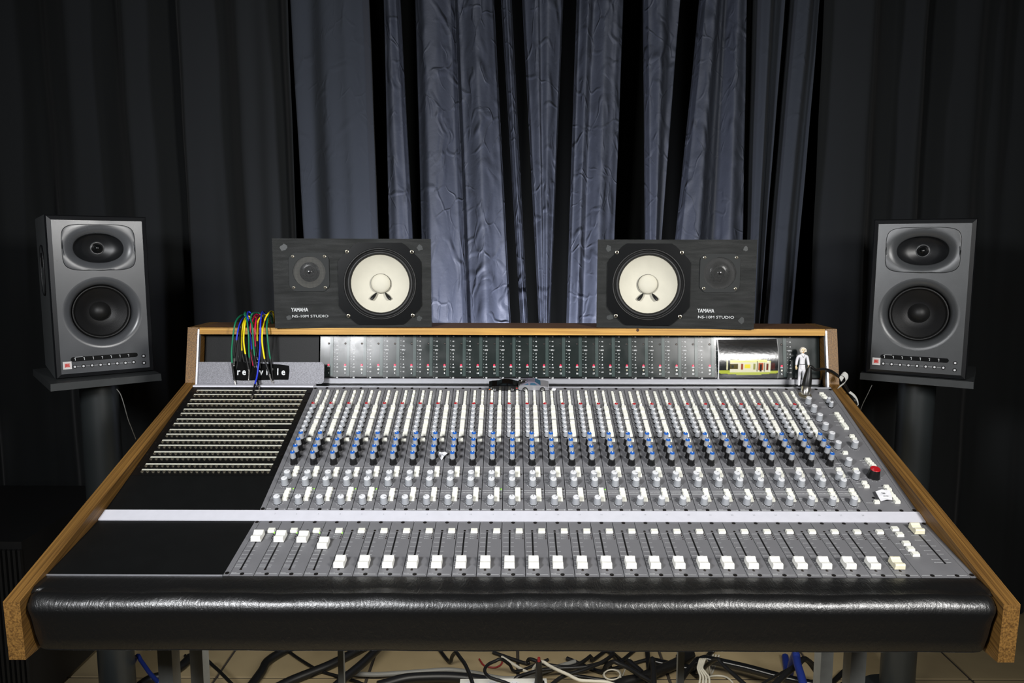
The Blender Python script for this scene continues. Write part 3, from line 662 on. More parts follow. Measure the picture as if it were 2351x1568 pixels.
put('panel_backing', MB().box((0, -L1, -.006), (PR - PL, 0, -.0032), 'panel_line').mesh('panel_backing'), con, world=pm(r1, D1, N1, PL))
put('panel_backing', MB().box((0, -L2, -.006), (PR - PL, 0, -.0032), 'panel_line').mesh('panel_backing'), con, world=pm(r3, D2, N2, PL))

# ---- writing strip between the two panel rows
WD, WN, WL = frame(r2, r3)
wb = MB().box((-IB, -WL - .0005, -.006), (IB, .0005, .0022), 'white_bar', .0004)
ws = put('writing_strip', wb.mesh('writing_strip'), con, world=pm(r2, WD, WN))
wn = MB()
for i in range(28):
    ptext(wn, str(i + 1), .0045, CX0 + (i + .55) * CP, -WL * .45, 'CENTER', 'knob_grey')
put('pencilled_numbers', wn.mesh('numbers'), ws, local=T(0, 0, .0021))
# ---- blank black panels at the left
WB = PL + IB
ys = S_(1090)
ym = s_up(1092, 400)
put('blank_panel', MB().box((0, -L1, -.004), (WB - .0004, -ym, -.0002), 'black_metal').mesh('blank_panel'), con, world=pm(r1, D1, N1, -IB))
put('blank_panel', MB().box((0, -L2 + .0016, -.004), (WB - .0004, 0, -.0002), 'black_metal').mesh('blank_panel'), con, world=pm(r3, D2, N2, -IB))
put('edge_trim', MB().box((0, -L2 - .0006, -.004), (WB - .0004, -L2 + .0012, .0008), 'alu').mesh('edge_trim'), con, world=pm(r3, D2, N2, -IB), label='thin bright line along the armrest')
# ---- patchbay
pb = put('patchbay', MB().box((0, -ym + .0008, -.004), (WB - .0004, 0, -.0001), 'patch').mesh('patchbay'), con, world=pm(r1, D1, N1, -IB), label='black patchbay with sixteen rows of sockets')
Wp = pm(r1, D1, N1, -IB).inverted()
xl = (Wp @ hit(452.5, 896, r1, N1)).x; xr = (Wp @ hit(703.5, 897.5, r1, N1)).x
rows = [896.5, 906, 917.8, 927.5, 940, 949.5, 962.5, 973, 987, 997.5, 1011.5, 1023, 1038, 1050, 1066, 1079]
jp = (xr - xl - .006) / 23
ringm = None
for n_, py in enumerate(rows):
    y = -s_up(py, 560)
    sm_ = MB().box((xl, y - .0017, 0), (xr, y + .0017, .0008), 'patch_white')
    row = put('label_strip', sm_.mesh('label_strip'), pb, local=T(0, 0))
    jm = MB(); dy = -.0062
    for k in range(24):
        if n_ in (8, 9) and k == 18 or (n_ == 7 and k > 18): continue
        jm.lathe([(.0030, 0), (.0030, .0012), (.0019, .0012), (.0017, .0002)], 'jack', 8, (xl + .003 + k * jp, y + dy, 0), mcap='dark_slot')
    put('jack_row', jm.mesh('jack_row'), row, local=T(0, 0), kind='stuff')
for k in range(8):
    for xx in (xl - .010 - .0, xr + .008):
        y = -(s_up(rows[2 * k], 560) + s_up(rows[2 * k + 1], 560)) / 2
        if 0 < xx < WB: put('screw', SCREW, pb, local=T(xx, y))

# ---- padded armrest
zA = r4.z
prof = [(1.142, .70), (1.142, zA - .002), (1.136, zA - .0008), (1.122, zA - .0022), (1.105, zA - .0048), (1.095, zA - .0072)]
cy2, cz2, rad = 1.0940, zA - .0285, .0215
for k in range(9):
    a = PI / 2 + (PI / 2 + .10) * k / 8; prof.append((cy2 + rad * math.cos(a) * 1.0, cz2 + rad * math.sin(a)))
prof += [(1.0790, .745), (1.0860, .715), (1.0935, .694), (1.100, .688)]
NA = 150; vs = []; n = len(prof)
for i in range(NA + 1):
    t = i / NA; x = -IB + .0006 + (2 * IB - .0012) * t; ed = min(t, 1 - t) * 2 * IB
    pin = max(0, 1 - ed / .016) ** 2
    for j, (y, z) in enumerate(prof):
        sh_ = pin * .012 if j > 4 else 0
        wv = .0006 * math.sin(x * 23) + .0004 * math.sin(x * 61 + 1)
        vs.append((x, y + (sh_ if j > 5 else 0) + (wv if j > 5 else 0), z - (sh_ * .4 if 4 < j < 12 else 0) + (wv if 2 < j < 10 else 0)))
fs = [(i * n + j, i * n + j + 1, (i + 1) * n + j + 1, (i + 1) * n + j)[::-1] for i in range(NA) for j in range(n - 1)] + [tuple(range(n)), tuple(range(NA * n + n - 1, NA * n - 1, -1))]
fs += [(i * n, (i + 1) * n, (i + 1) * n + n - 1, i * n + n - 1) for i in range(NA)]
am = MB().add(vs, fs, 'vinyl', True); am.sm = [len(f) == 4 for f in am.f]
put('armrest', am.mesh('armrest'), con, label='black padded vinyl armrest')
put('base_tray', MB().box((-IB, 1.16, .684), (IB, 1.85, .70), 'black_metal').mesh('base_tray'), con)
# ---- legs
def leg(xa, xb, Y, dep):
    put('leg', MB().box((xa, Y, 0), (xb, Y + dep, .69), 'leg').mesh('leg'), con)
def lx(px, Y): return atY(px, 1535, Y).x
leg(lx(363, 1.41), lx(396, 1.41), 1.41, .034); leg(lx(437, 1.57), lx(466, 1.57), 1.57, .034)
leg(lx(1884, 1.57), lx(1912, 1.57), 1.57, .036); leg(lx(1953, 1.41), lx(1988, 1.41), 1.41, .034)
leg(lx(776, 1.5), lx(789, 1.5), 1.5, .012); leg(lx(1556, 1.5), lx(1571, 1.5), 1.5, .012)

# ================================================================== WHITE-CONED SPEAKERS
def near_speaker(px0, px1, pyt, mirror, label, worn):
    # toed in by six degrees: the outer front corner overhangs the shelf edge, the inner one stands back
    Y, ph = 1.7400, math.radians(6.2); zb = zc(-.1836); outer, inner = (px1, px0) if mirror else (px0, px1)
    a = atY(outer, 650, Y); sg_ = -1 if mirror else 1
    lo_, hi_ = .2, .6
    for _ in range(40):
        W = (lo_ + hi_) / 2; q = atY(inner, 650, Y + W * math.sin(ph))
        if (q.x - (a.x + sg_ * W * math.cos(ph))) * sg_ > 0: lo_ = W
        else: hi_ = W
    H = atY((px0 + px1) / 2, pyt, Y + W / 2 * math.sin(ph)).z - zb; D = .19
    cx0 = a + Vector((sg_ * W / 2 * math.cos(ph), W / 2 * math.sin(ph), 0)) + Vector((-sg_ * math.sin(ph), math.cos(ph), 0)) * (D / 2)
    sp = thing('studio_monitor', label, 'speaker', (cx0.x, cx0.y, zb), sg_ * ph, 'white-coned speakers on the shelf')
    L = Matrix.Translation((-W / 2, -D / 2, 0))
    mx = (lambda x: W - x) if mirror else (lambda x: x)
    wx, wz, wr = mx(W * .672), H * .495, H * .408          # woofer
    tx, tz, tr = mx(W * .225), H * .628, H * .212           # tweeter
    cb = MB(); xm = (wx + tx) / 2 + (.025 if mirror else -.025) * 0
    xm = mx(W * .42)
    xa, xb_ = min(xm, 0 if not mirror else W), max(xm, 0 if not mirror else W)
    # baffle with two real openings
    cb.rect_hole(min(xm, mx(W)), max(xm, mx(W)), 0, H, wx, wz, wr * .96, wr * .96, 0, 'speaker_black')
    cb.rect_hole(xa, xb_, 0, H, tx, tz, tr * .86, tr * .86, 0, 'speaker_black')
    cb.add([(0, 0, 0), (W, 0, 0), (W, D, 0), (0, D, 0), (0, 0, H), (W, 0, H), (W, D, H), (0, D, H)], [(3, 2, 1, 0), (1, 2, 6, 5), (2, 3, 7, 6), (3, 0, 4, 7), (4, 5, 6, 7)], 'speaker_black')
    put('cabinet', cb.mesh('cabinet'), sp, local=L)
    # woofer frame: chamfered square plate
    e, c = H * .462, H * .20; x0, x1 = wx - e * 1.0, wx + e * 1.0; z0, z1 = wz - e, wz + e
    oct_ = [(x0 + c, z0), (x1 - c, z0), (x1, z0 + c), (x1, z1 - c), (x1 - c, z1), (x0 + c, z1), (x0, z1 - c), (x0, z0 + c)]
    fm = MB(); N = 64; inn = [(wx + wr * math.cos(2 * PI * k / N), -.004, wz + wr * math.sin(2 * PI * k / N)) for k in range(N)]; out = []
    for k in range(N):
        an = 2 * PI * k / N; d = Vector((math.cos(an), math.sin(an))); best = 9
        for q in range(8):
            p, r = Vector(oct_[q]) - Vector((wx, wz)), Vector(oct_[(q + 1) % 8]) - Vector(oct_[q]); den = d.x * r.y - d.y * r.x
            if abs(den) > 1e-9:
                t = (p.x * r.y - p.y * r.x) / den; u = (p.x * d.y - p.y * d.x) / den
                if t > 0 and -1e-6 <= u <= 1 + 1e-6: best = min(best, t)
        out.append((wx + d.x * best, -.004, wz + d.y * best))
    bk = [(x, .0002, z) for x, y, z in out]
    fm.add(inn + out + bk, [(k, N + k, N + (k + 1) % N, (k + 1) % N) for k in range(N)] + [(N + k, 2 * N + k, 2 * N + (k + 1) % N, N + (k + 1) % N) for k in range(N)], 'gloss_black')
    fr = put('woofer_frame', fm.mesh('woofer_frame'), sp, local=L)
    for q in (45, 135, 225, 315):
        rr = e * 1.10; put('screw', MB().lathe([(.0042, 0), (.0042, .0018), (.0028, .0022)], 'screw_bright', 12, axis='y', mcap='screw').mesh('screw'), fr, local=Matrix.Translation((wx + rr * math.cos(math.radians(q)), -.004, wz + rr * math.sin(math.radians(q)))))
    sr_ = MB().rings(wx, wz, [(wr, wr, -.004), (wr * .985, wr * .985, -.0065), (wr * .955, wr * .955, -.006), (wr * .945, wr * .945, .002), (wr * .93, wr * .93, .0035), (wr * .90, wr * .90, -.002), (wr * .86, wr * .86, -.0045), (wr * .825, wr * .825, -.002), (wr * .80, wr * .80, .003)], 'rubber', cap=False)
    put('surround', sr_.mesh('surround'), sp, local=L)
    cr_ = wr * .80
    cn = MB().rings(wx, wz, [(cr_, cr_, .0025), (cr_ * .995, cr_ * .995, .003), (cr_ * .65, cr_ * .65, .016), (cr_ * .36, cr_ * .36, .026)], 'cone_white')
    co = put('woofer_cone', cn.mesh('woofer_cone'), sp, local=L, label='white paper cone')
    dr = cr_ * .335
    dc = MB().rings(wx, wz, [(dr * 1.03, dr * 1.03, .026), (dr * 1.03, dr * 1.03, .0205), (dr, dr, .0190), (dr * .985, dr * .985, .0165), (dr * .8, dr * .8, .013), (dr * .5, dr * .5, .0105), (dr * .2, dr * .2, .0095)], 'cone_white', mats=['knob_black', 'knob_black'] + ['cone_white'] * 5)
    put('dust_cap', dc.mesh('dust_cap'), co, local=Matrix.Identity(4))
    for sg in (-1, 1):
        p = Vector((wx + sg * dr * .45, .0175, wz - dr * .98)); q = Vector((wx + sg * dr * .98, .0075, wz - dr * 1.62))
        ob = MB().tube(smooth_path([p, p.lerp(q, .35), p.lerp(q, .7), q], 4), [.0014 + .0028 * math.sin(PI * min(1, (k / 12) * .72)) for k in range(13)], 'knob_black', 8)
        put('lead_wire', ob.mesh('lead_wire'), co, local=Matrix.Identity(4), label='black glued voice coil lead')
    # tweeter
    e2, c2 = tr * 1.0 + .0005, tr * .26; x0, x1, z0, z1 = tx - e2 - .001, tx + e2 + .001, tz - e2, tz + e2
    o2 = [(x0 + c2, z0), (x1 - c2, z0), (x1, z0 + c2), (x1, z1 - c2), (x1 - c2, z1), (x0 + c2, z1), (x0, z1 - c2), (x0, z0 + c2)]
    tf = MB(); inn = [(tx + tr * .84 * math.cos(2 * PI * k / N), -.003, tz + tr * .84 * math.sin(2 * PI * k / N)) for k in range(N)]; out = []
    for k in range(N):
        an = 2 * PI * k / N; d = Vector((math.cos(an), math.sin(an))); best = 9
        for q in range(8):
            p, r = Vector(o2[q]) - Vector((tx, tz)), Vector(o2[(q + 1) % 8]) - Vector(o2[q]); den = d.x * r.y - d.y * r.x
            if abs(den) > 1e-9:
                t = (p.x * r.y - p.y * r.x) / den; u = (p.x * d.y - p.y * d.x) / den
                if t > 0 and -1e-6 <= u <= 1 + 1e-6: best = min(best, t)
        out.append((tx + d.x * best, -.003, tz + d.y * best))
    bk = [(x, .0002, z) for x, y, z in out]; i2 = [(x, .004, z) for x, y, z in inn]
    tf.add(inn + out + bk + i2, [(k, N + k, N + (k + 1) % N, (k + 1) % N) for k in range(N)] + [(N + k, 2 * N + k, 2 * N + (k + 1) % N, N + (k + 1) % N) for k in range(N)] + [(k, (k + 1) % N, 3 * N + (k + 1) % N, 3 * N + k) for k in range(N)], 'tweeter_face')
    fr2 = put('tweeter_plate', tf.mesh('tweeter_plate'), sp, local=L)
    for q in (45, 135, 225, 315):
        rr = e2 * 1.14; put('screw', MB().lathe([(.0034, 0), (.0034, .0014), (.0022, .0018)], 'screw_bright', 12, axis='y', mcap='screw').mesh('screw'), fr2, local=Matrix.Translation((tx + rr * math.cos(math.radians(q)), -.003, tz + rr * math.sin(math.radians(q)))))
    t8 = tr * .84
    dm = MB().rings(tx, tz, [(t8, t8, .004), (t8 * .62, t8 * .62, .006), (t8 * .6, t8 * .6, .004), (t8 * .40, t8 * .40, .010), (t8 * .34, t8 * .34, .006), (t8 * .28, t8 * .28, .0005), (t8 * .15, t8 * .15, -.002), (t8 * .04, t8 * .04, -.0028)], 'cone_black', mats=(['cone_black'] if mirror else ['net']) + ['cone_black', 'gloss_black', 'cone_black', 'gloss_black', 'gloss_black', 'gloss_black'])
    put('tweeter_dome', dm.mesh('tweeter_dome'), sp, local=L)
    gm = MB(); NG = 26
    for k in range(-NG, NG + 1):
        o_ = k / NG * t8; hl = math.sqrt(max(0, t8 * t8 - o_ * o_))
        if hl < .001: continue
        for q in (0, 1):
            wd = .00022; ang = math.radians(45 * 0)
            if q: P = [(tx - hl, -.0022, tz + o_ - wd), (tx + hl, -.0022, tz + o_ - wd), (tx + hl, -.0022, tz + o_ + wd), (tx - hl, -.0022, tz + o_ + wd)]
            else: P = [(tx + o_ - wd, -.0025, tz - hl), (tx + o_ + wd, -.0025, tz - hl), (tx + o_ + wd, -.0025, tz + hl), (tx + o_ - wd, -.0025, tz + hl)]
            gm.quad(P, 'net_dark')
    put('net_grille', gm.mesh('net_grille'), sp, local=L, kind='stuff')
    lm = MB(); xt = W * .105 if not mirror else W * .643
    text(lm, 'YAMAHA', H * .062, (xt, -.0006, H * .186), 'print', sx=.72)
    text(lm, 'YAMAHA', H * .062, (xt + .00035, -.0007, H * .186), 'print', sx=.72)
    text(lm, 'NS-10M STUDIO', H * .042, (xt + .001, -.0006, H * .120), 'print', sx=1.33)
    put('lettering', lm.mesh('lettering'), sp, local=L)
    wm = MB(); rn = random.Random(worn)
    for (x, z) in ((.07, .90), (.93, .90), (.92, .1), (.09, .12)):
        aa, bb = rn.uniform(.006, .011), rn.uniform(.006, .010); rad_ = [rn.uniform(.65, 1) for _ in range(12)]
        cx_, cz_ = x * W, z * H
        wm.quad([(cx_ + aa * rad_[k] * math.cos(k * PI / 6), -.0004, cz_ + bb * rad_[k] * math.sin(k * PI / 6)) for k in range(12)], 'residue')
        put('tape_residue', wm.mesh('tape_residue'), sp, local=L, label='dull patch of old tape'); wm = MB()
MT['residue'] = mat('tape_residue', (42, 46, 46), .5, noise=.3, nscale=400)
near_speaker(628, 990, 548, False, 'black speaker with a white cone right of its pale tweeter net, beside the coloured cables', 5)
near_speaker(1371, 1735, 550, True, 'black speaker with a white cone left of its dark tweeter, above the small glossy photo', 8)

# ================================================================== TALL MONITORS ON STANDS
def tall_monitor(corner, rz, side, label, W, H, D, face, stain):
    # corner: the front lower corner nearest the camera; side -1 = left corner, +1 = right corner
    wv = Vector((math.cos(rz), math.sin(rz), 0)); bv = Vector((-math.sin(rz), math.cos(rz), 0))
    o = Vector(corner) + (wv * 0 if side < 0 else -wv * W)      # front lower left corner
    c = o + wv * W / 2 + bv * D / 2
    sp = thing('studio_monitor', label, 'speaker', c, rz, None)
    L = Matrix.Translation((-W / 2, -D / 2, 0))
    ch_, cd_ = .0125, .014
    b = MB()
    # cabinet: side walls and back with rounded rear
    x0, x1, z0, z1 = 0, W, 0, H
    v = [(0, cd_, 0), (W, cd_, 0), (W, cd_, H), (0, cd_, H), (.004, D, .004), (W - .004, D, .004), (W - .004, D, H - .004), (.004, D, H - .004)]
    b.add(v, [(0, 4, 5, 1), (1, 5, 6, 2), (2, 6, 7, 3), (3, 7, 4, 0), (4, 7, 6, 5)], 'monitor_side')
    # chamfered front edge
    f0 = [(0, cd_, 0), (W, cd_, 0), (W, cd_, H), (0, cd_, H)]; f1 = [(.003, .004, .003), (W - .003, .004, .003), (W - .003, .004, H - .003), (.003, .004, H - .003)]
    f2 = [(ch_, 0, ch_), (W - ch_, 0, ch_), (W - ch_, 0, H - ch_), (ch_, 0, H - ch_)]
    b.add(f0 + f1, [(k, (k + 1) % 4, 4 + (k + 1) % 4, 4 + k) for k in range(4)], 'monitor_dark')
    b.add(f1 + f2, [(k, (k + 1) % 4, 4 + (k + 1) % 4, 4 + k) for k in range(4)], 'monitor_dark')
    cab = put('cabinet', b.mesh('cabinet'), sp, local=L)
    # baffle
    wx, wz, wr = W * .50, H * .400, W * .400
    hx, hz, hrx, hrz = W * .50, H * .800, W * .350, H * .146
    px0, px1, pz0, pz1 = W * .14, W * .86, H * .665, H * .945
    zs = H * .655
    bf = MB(); bf.rect_hole(ch_, W - ch_, H * .135, zs, wx, wz, wr, wr, 0, face)
    bf.quad([(ch_, 0, ch_), (W - ch_, 0, ch_), (W - ch_, 0, H * .135), (ch_, 0, H * .135)], face)
    # upper part: opening for the waveguide panel (rounded rectangle)
    bf.rect_hole(ch_, W - ch_, zs, H - ch_, hx, (pz0 + pz1) / 2, (px1 - px0) / 2 + .001, (pz1 - pz0) / 2 + .001, 0, face, sup=5)
    bf.rings(hx, (pz0 + pz1) / 2, [((px1 - px0) / 2 + .001, (pz1 - pz0) / 2 + .001, 0), ((px1 - px0) / 2 + .001, (pz1 - pz0) / 2 + .001, .004)], 'monitor_dark', n=64, cap=False, sup=5)
    put('baffle', bf.mesh('baffle'), sp, local=L)
    # waveguide: rounded panel blending to an oval horn
    n = 64; wg = MB(); loops = []
    RH = .034; hx0, hz0 = hrx * 1.03, hrz * .955
    spec_ = [(0, 0, (px1 - px0) / 2, (pz1 - pz0) / 2, 5), (.1, -.0004, (px1 - px0) / 2 * .985, (pz1 - pz0) / 2 * .975, 4.6)]
    for a in range(0, 50, 6):
        q = math.radians(a); spec_.append((.34 + a * .001, RH * (1 - math.cos(q)), hx0 - RH * math.sin(q), hz0 - RH * math.sin(q) * .8, 2.15))
    spec_ += [(.7, .021, hrx * .66, hrz * .66, 2), (.8, .029, hrx * .42, hrz * .50, 2), (.9, .034, W * .072, W * .072, 2)]
    for t, dep, kx, kz, su in spec_:
        cz_ = (pz0 + pz1) / 2 + (hz - (pz0 + pz1) / 2) * min(1, t * 3)
        lp_ = []
        for k in range(n):
            a = 2 * PI * k / n; c_, s_ = math.cos(a), math.sin(a)
            lp_.append((hx + kx * math.copysign(abs(c_) ** (2 / su), c_), dep, cz_ + kz * math.copysign(abs(s_) ** (2 / su), s_)))
        loops.append(lp_)
    wg.loft([v for l_ in loops for v in l_], n, [face if q < 10 else 'monitor_dark' for q in range(len(loops) - 1)], False)
    wgo = put('waveguide', wg.mesh('waveguide'), sp, local=L)
    rr = W * .072
    put('tweeter_dome', MB().rings(hx, hz, [(rr, rr, .034), (rr * .9, rr * .9, .031), (rr * .86, rr * .86, .034), (rr * .7, rr * .7, .026), (rr * .4, rr * .4, .0195), (rr * .1, rr * .1, .0175)], 'gloss_black', n=32, mats=['monitor_clean', 'cone_black', 'gloss_black', 'gloss_black', 'gloss_black']).mesh('tweeter_dome'), wgo, local=Matrix.Identity(4))
    # woofer bowl, surround, cone, cap
    RO = .0215; ro = [(wr - RO * math.sin(math.radians(a)), wr - RO * math.sin(math.radians(a)), RO * (1 - math.cos(math.radians(a)))) for a in range(0, 84, 7)]
    bw_ = MB().rings(wx, wz, ro + [(wr * .765, wr * .765, .030)], face, n=64, cap=False)
    put('woofer_ring', bw_.mesh('woofer_ring'), sp, local=L)
    su_ = MB().rings(wx, wz, [(wr * .765, wr * .765, 0.0300), (wr * .745, wr * .745, 0.0240), (wr * .72, wr * .72, 0.0215), (wr * .69, wr * .69, 0.0230), (wr * .675, wr * .675, 0.0280), (wr * .66, wr * .66, 0.0300)], 'rubber', n=64, cap=False)
    put('surround', su_.mesh('surround'), sp, local=L)
    cn = MB().rings(wx, wz, [(wr * .66, wr * .66, 0.0300), (wr * .45, wr * .45, 0.0430), (wr * .25, wr * .25, 0.0550)], 'cone_black', n=64, cap=True)
    co = put('woofer_cone', cn.mesh('woofer_cone'), sp, local=L)
    dr = wr * .275
    put('dust_cap', MB().rings(wx, wz, [(dr, dr, 0.0540), (dr * .97, dr * .97, 0.0490), (dr * .8, dr * .8, 0.0410), (dr * .5, dr * .5, 0.0350), (dr * .15, dr * .15, 0.0325)], 'rubber', n=40).mesh('dust_cap'), co, local=Matrix.Identity(4))
    # display slot, keys, logo
    ds = MB(); zz = H * .118; pts = []
    x0, x1, hh = W * .175 - 0, W * .80, H * .014
    for k in range(7): a = PI / 2 + PI * k / 6; pts.append((x0 + hh * math.cos(a), zz + hh * math.sin(a)))
    for k in range(7): a = -PI / 2 + PI * k / 6; pts.append((x1 + hh * math.cos(a), zz + hh * math.sin(a)))
    ds.quad([(x, -.0006, z) for x, z in pts], 'gloss_black')
    for k in range(7):
        xx = x0 + (x1 - x0) * k / 7 + .004; ds.quad([(xx, -.0009, zz - .0035), (xx + .0012, -.0009, zz - .0035), (xx + .0012, -.0009, zz + .0035), (xx, -.0009, zz + .0035)], 'print')
        ds.quad([(xx - .002, -.0009, zz + .002), (xx + .0012, -.0009, zz + .002), (xx + .0012, -.0009, zz + .0032), (xx - .002, -.0009, zz + .0032)], 'print')
    ds.quad([(x0 + .004, -.0009, zz + .0048), (x0 + .022, -.0009, zz + .0048), (x0 + .022, -.0009, zz + .0056), (x0 + .004, -.0009, zz + .0056)], 'print')
    zk = H * .072
    ds.quad([(W * .19, -.0004, zk - .0003), (W * .78, -.0004, zk - .0003), (W * .78, -.0004, zk + .0003), (W * .19, -.0004, zk + .0003)], 'print')
    put('display_slot', ds.mesh('display_slot'), sp, local=L)
    kb = MB().lathe([(.0050, 0), (.0050, .001), (.0028, .0010), (.0026, .0024)], 'knob_black', 14, axis='y', mcap='knob_pale', mats=['knob_black', 'knob_black', 'knob_pale']).mesh('button')
    for k in range(8): put('button', kb, sp, local=L @ Matrix.Translation((W * .185 + k * W * .0845, 0, zk)))
    for z in (H * .107, H * .062): put('button', kb, sp, local=L @ Matrix.Translation((W * .885, 0, z)))
    lo = MB(); lx0, lz0, ls = W * .055 + .004, H * .060, H * .047
    lo.box((lx0, -.0015, lz0), (lx0 + ls, 0, lz0 + ls), 'label_white')
    lo.quad([(lx0 + ls * a_, -.0017, lz0 + ls * b_) for a_, b_ in ((.2, .25), (.8, .25), (.8, .78), (.2, .78))], 'label_pink')
    text(lo, 'JBL', ls * .46, (lx0 + ls * .5, -.0019, lz0 + ls * .36), 'label_red', align='CENTER', bold=.04, sx=.9)
    put('badge', lo.mesh('badge'), sp, local=L, label='white square badge with red letters')
    if side < 0:
        hp = MB(); pts = []
        for k in range(9): a = PI * k / 8; pts.append((D * .45 + .032 * math.cos(a), H * .74 + .032 * math.sin(a)))
        for k in range(9): a = PI + PI * k / 8; pts.append((D * .45 + .032 * math.cos(a), H * .58 + .032 * math.sin(a)))
        hp.quad([(-.0008, y, z) for y, z in pts], 'monitor_side'); hp.tube([(-.0008, y, z) for y, z in pts + [pts[0]]], .0016, 'monitor_dark', 6)
        hp.box((-.0014, D * .45 - .018, H * .68), (-.0006, D * .45 + .018, H * .77), 'dark_slot')
        put('side_handle', hp.mesh('side_handle'), sp, local=L)
    return sp
MT['label_pink'] = mat('badge_pink', (226, 150, 144), .5)
def stand(fl, fr, D, pole, label):
    fl, fr = Vector(fl), Vector(fr); wv = (fr - fl).normalized(); bv = Vector((-wv.y, wv.x, 0)); rz = math.atan2(wv.y, wv.x); W = (fr - fl).length
    st = thing('speaker_stand', label, 'stand', (pole[0], pole[1], 0), 0)
    pl = MB().box((0, 0, -.018), (W, D, 0), 'stand_plate', .0008)
    put('top_plate', pl.mesh('top_plate'), st, world=Matrix.Translation(fl) @ Matrix.Rotation(rz, 4, 'Z'))
    put('pole', MB().lathe([(.047, .02), (.047, fl.z - .018)], 'stand', 40, (pole[0], pole[1], 0)).mesh('pole'), st)
    put('collar', MB().lathe([(.058, fl.z - .030), (.058, fl.z - .0182)], 'stand', 40, (pole[0], pole[1], 0)).mesh('collar'), st)
    put('foot_plate', MB().lathe([(.10, 0), (.10, .012), (.05, .02)], 'stand', 40, (pole[0], pole[1], 0)).mesh('foot_plate'), st)
PZ = .968
tall_monitor((-1.149, 1.894, PZ), math.radians(37), -1, 'tall charcoal two-way monitor with scuffed front on the left stand', .231, .412, .27, 'monitor', True)
tall_monitor((1.156, 1.915, PZ), math.radians(-30), 1, 'tall charcoal two-way monitor with clean front on the right stand', .236, .410, .27, 'monitor_clean', False)
stand((-1.127, 1.832, PZ), (-.929, 1.992, PZ), .30, (-1.112, 2.02), 'black column stand carrying the scuffed tall monitor on the left')
stand((.941, 2.037, PZ), (1.165, 1.897, PZ), .30, (1.126, 2.09), 'black column stand carrying the clean tall monitor on the right')
# thin wires hanging below the stand plates
def wire(pxs, Y, r, m, label, dark=None, name='cable'):
    P = smooth_path([atY(x, y, Y + dy) for x, y, dy in pxs], 6); tag(put(name, MB().tube(P, r, m, 6).mesh(name)), label, 'cable')
wire([(268, 893, .02), (277, 906, .02), (285, 930, .02), (294, 962, .03), (303, 985, .05), (312, 1008, .08)], 1.95, .0012, 'cable_grey', 'thin pale wire hanging under the left speaker stand plate')
wire([(2002, 884, .02), (1992, 905, .02), (1982, 925, .03), (1972, 950, .05)], 1.98, .0010, 'cable_grey', 'thin pale wire slanting under the right speaker stand plate')

# ================================================================== THINGS ON THE CONSOLE
# silver name plate leaning on the bridge
PY = 1.7325; p0 = atY(447, 887, PY); p1 = atY(744, 887, PY); z0 = .9886; zt = atY(600, 830, PY + .012).z
pw, phh = p1.x - p0.x, zt - z0
pl_t = thing('name_plate', 'speckled silver plate with torn black lettered label, behind the hanging cables', 'sign', ((p0.x + p1.x) / 2, PY, z0))
out = []
for cx_, cz_, a0 in ((pw / 2 - .008, .008, -90), (pw / 2 - .008, phh - .008, 0), (-pw / 2 + .008, phh - .008, 90), (-pw / 2 + .008, .008, 180)):
    for k in range(6): a = math.radians(a0 + 90 * k / 5); out.append((cx_ + .008 * math.cos(a), cz_ + .008 * math.sin(a)))
tilt = Matrix.Rotation(-.19, 4, 'X')
put('plate', MB().slab(out, -.0015, .0015, 'plate').mesh('plate'), pl_t, local=tilt)
lb = MB(); k_ = pw / 299.
def lp2(px, py): return ((px - 595.5) * k_, (887 - py) * k_ * 1.02)
pts = [(534, 836), (560, 838), (600, 841), (640, 843), (664, 846), (665, 860), (663, 878), (640, 878), (600, 879), (560, 880), (536, 879), (535, 860)]
lb.slab([lp2(*p) for p in pts][::-1], -.0022, -.0015, 'sign_black')
for t, px in (('r', 548), ('e', 560.5), ('v', 600.5), ('i', 613), ('l', 625.5), ('l', 638), ('e', 651)):
    x, z = lp2(px, 867); text(lb, t, .0215, (x, -.0025, z), 'print', align='CENTER', bold=.02, sx=.9)
put('lettered_label', lb.mesh('lettered_label'), pl_t, local=tilt, label='torn black label with white typewriter letters')

# patch cables draped over the shelf
def cable(color, cname, pts, label, sleeve=14, tip=10, n=0):
    """pts: (px, py, Y) from behind the shelf over the edge down to the tip"""
    P = smooth_path([atY(x, y, Y) for x, y, Y in pts], 10)
    Ls = [0]
    for a, b in zip(P, P[1:]): Ls.append(Ls[-1] + (b - a).length)
    tot = Ls[-1]; ls, lt = sleeve * .001, tip * .001
    i1 = max(i for i, l in enumerate(Ls) if l <= tot - ls - lt); i2 = max(i for i, l in enumerate(Ls) if l <= tot - lt)
    t = thing('patch_cable', label, 'cable', P[-1], 0, 'coloured patch cables over the console edge')
    put('cord', MB().tube(P[:i1 + 1], .0019, color, 8).mesh('cord'), t)
    put('plug_sleeve', MB().tube([P[i1]] + P[i1 + 1:i2 + 1], [.0020] + [.0024] * (i2 - i1), 'cable_black', 8).mesh('plug_sleeve'), t)
    a, b = P[i2], P[-1]; q = [a.lerp(b, f) for f in (0, .08, .3, .32, .38, .40, .72, .74, .78, .80, .9, 1)]
    put('plug', MB().tube(q, [.0021, .0021, .0021, .0019, .0019, .0017, .0017, .0012, .0012, .0016, .0013, .0004], 'plug', 8).mesh('plug'), t)
c1 = lambda x, y: (500 + x / 6.535, 700 + y / 6.535)
def C(path, Ys): return [c1(x, y) + (Y,) for (x, y), Y in zip(path, Ys)]
YB, YT, YF = 1.83, 1.79, 1.738
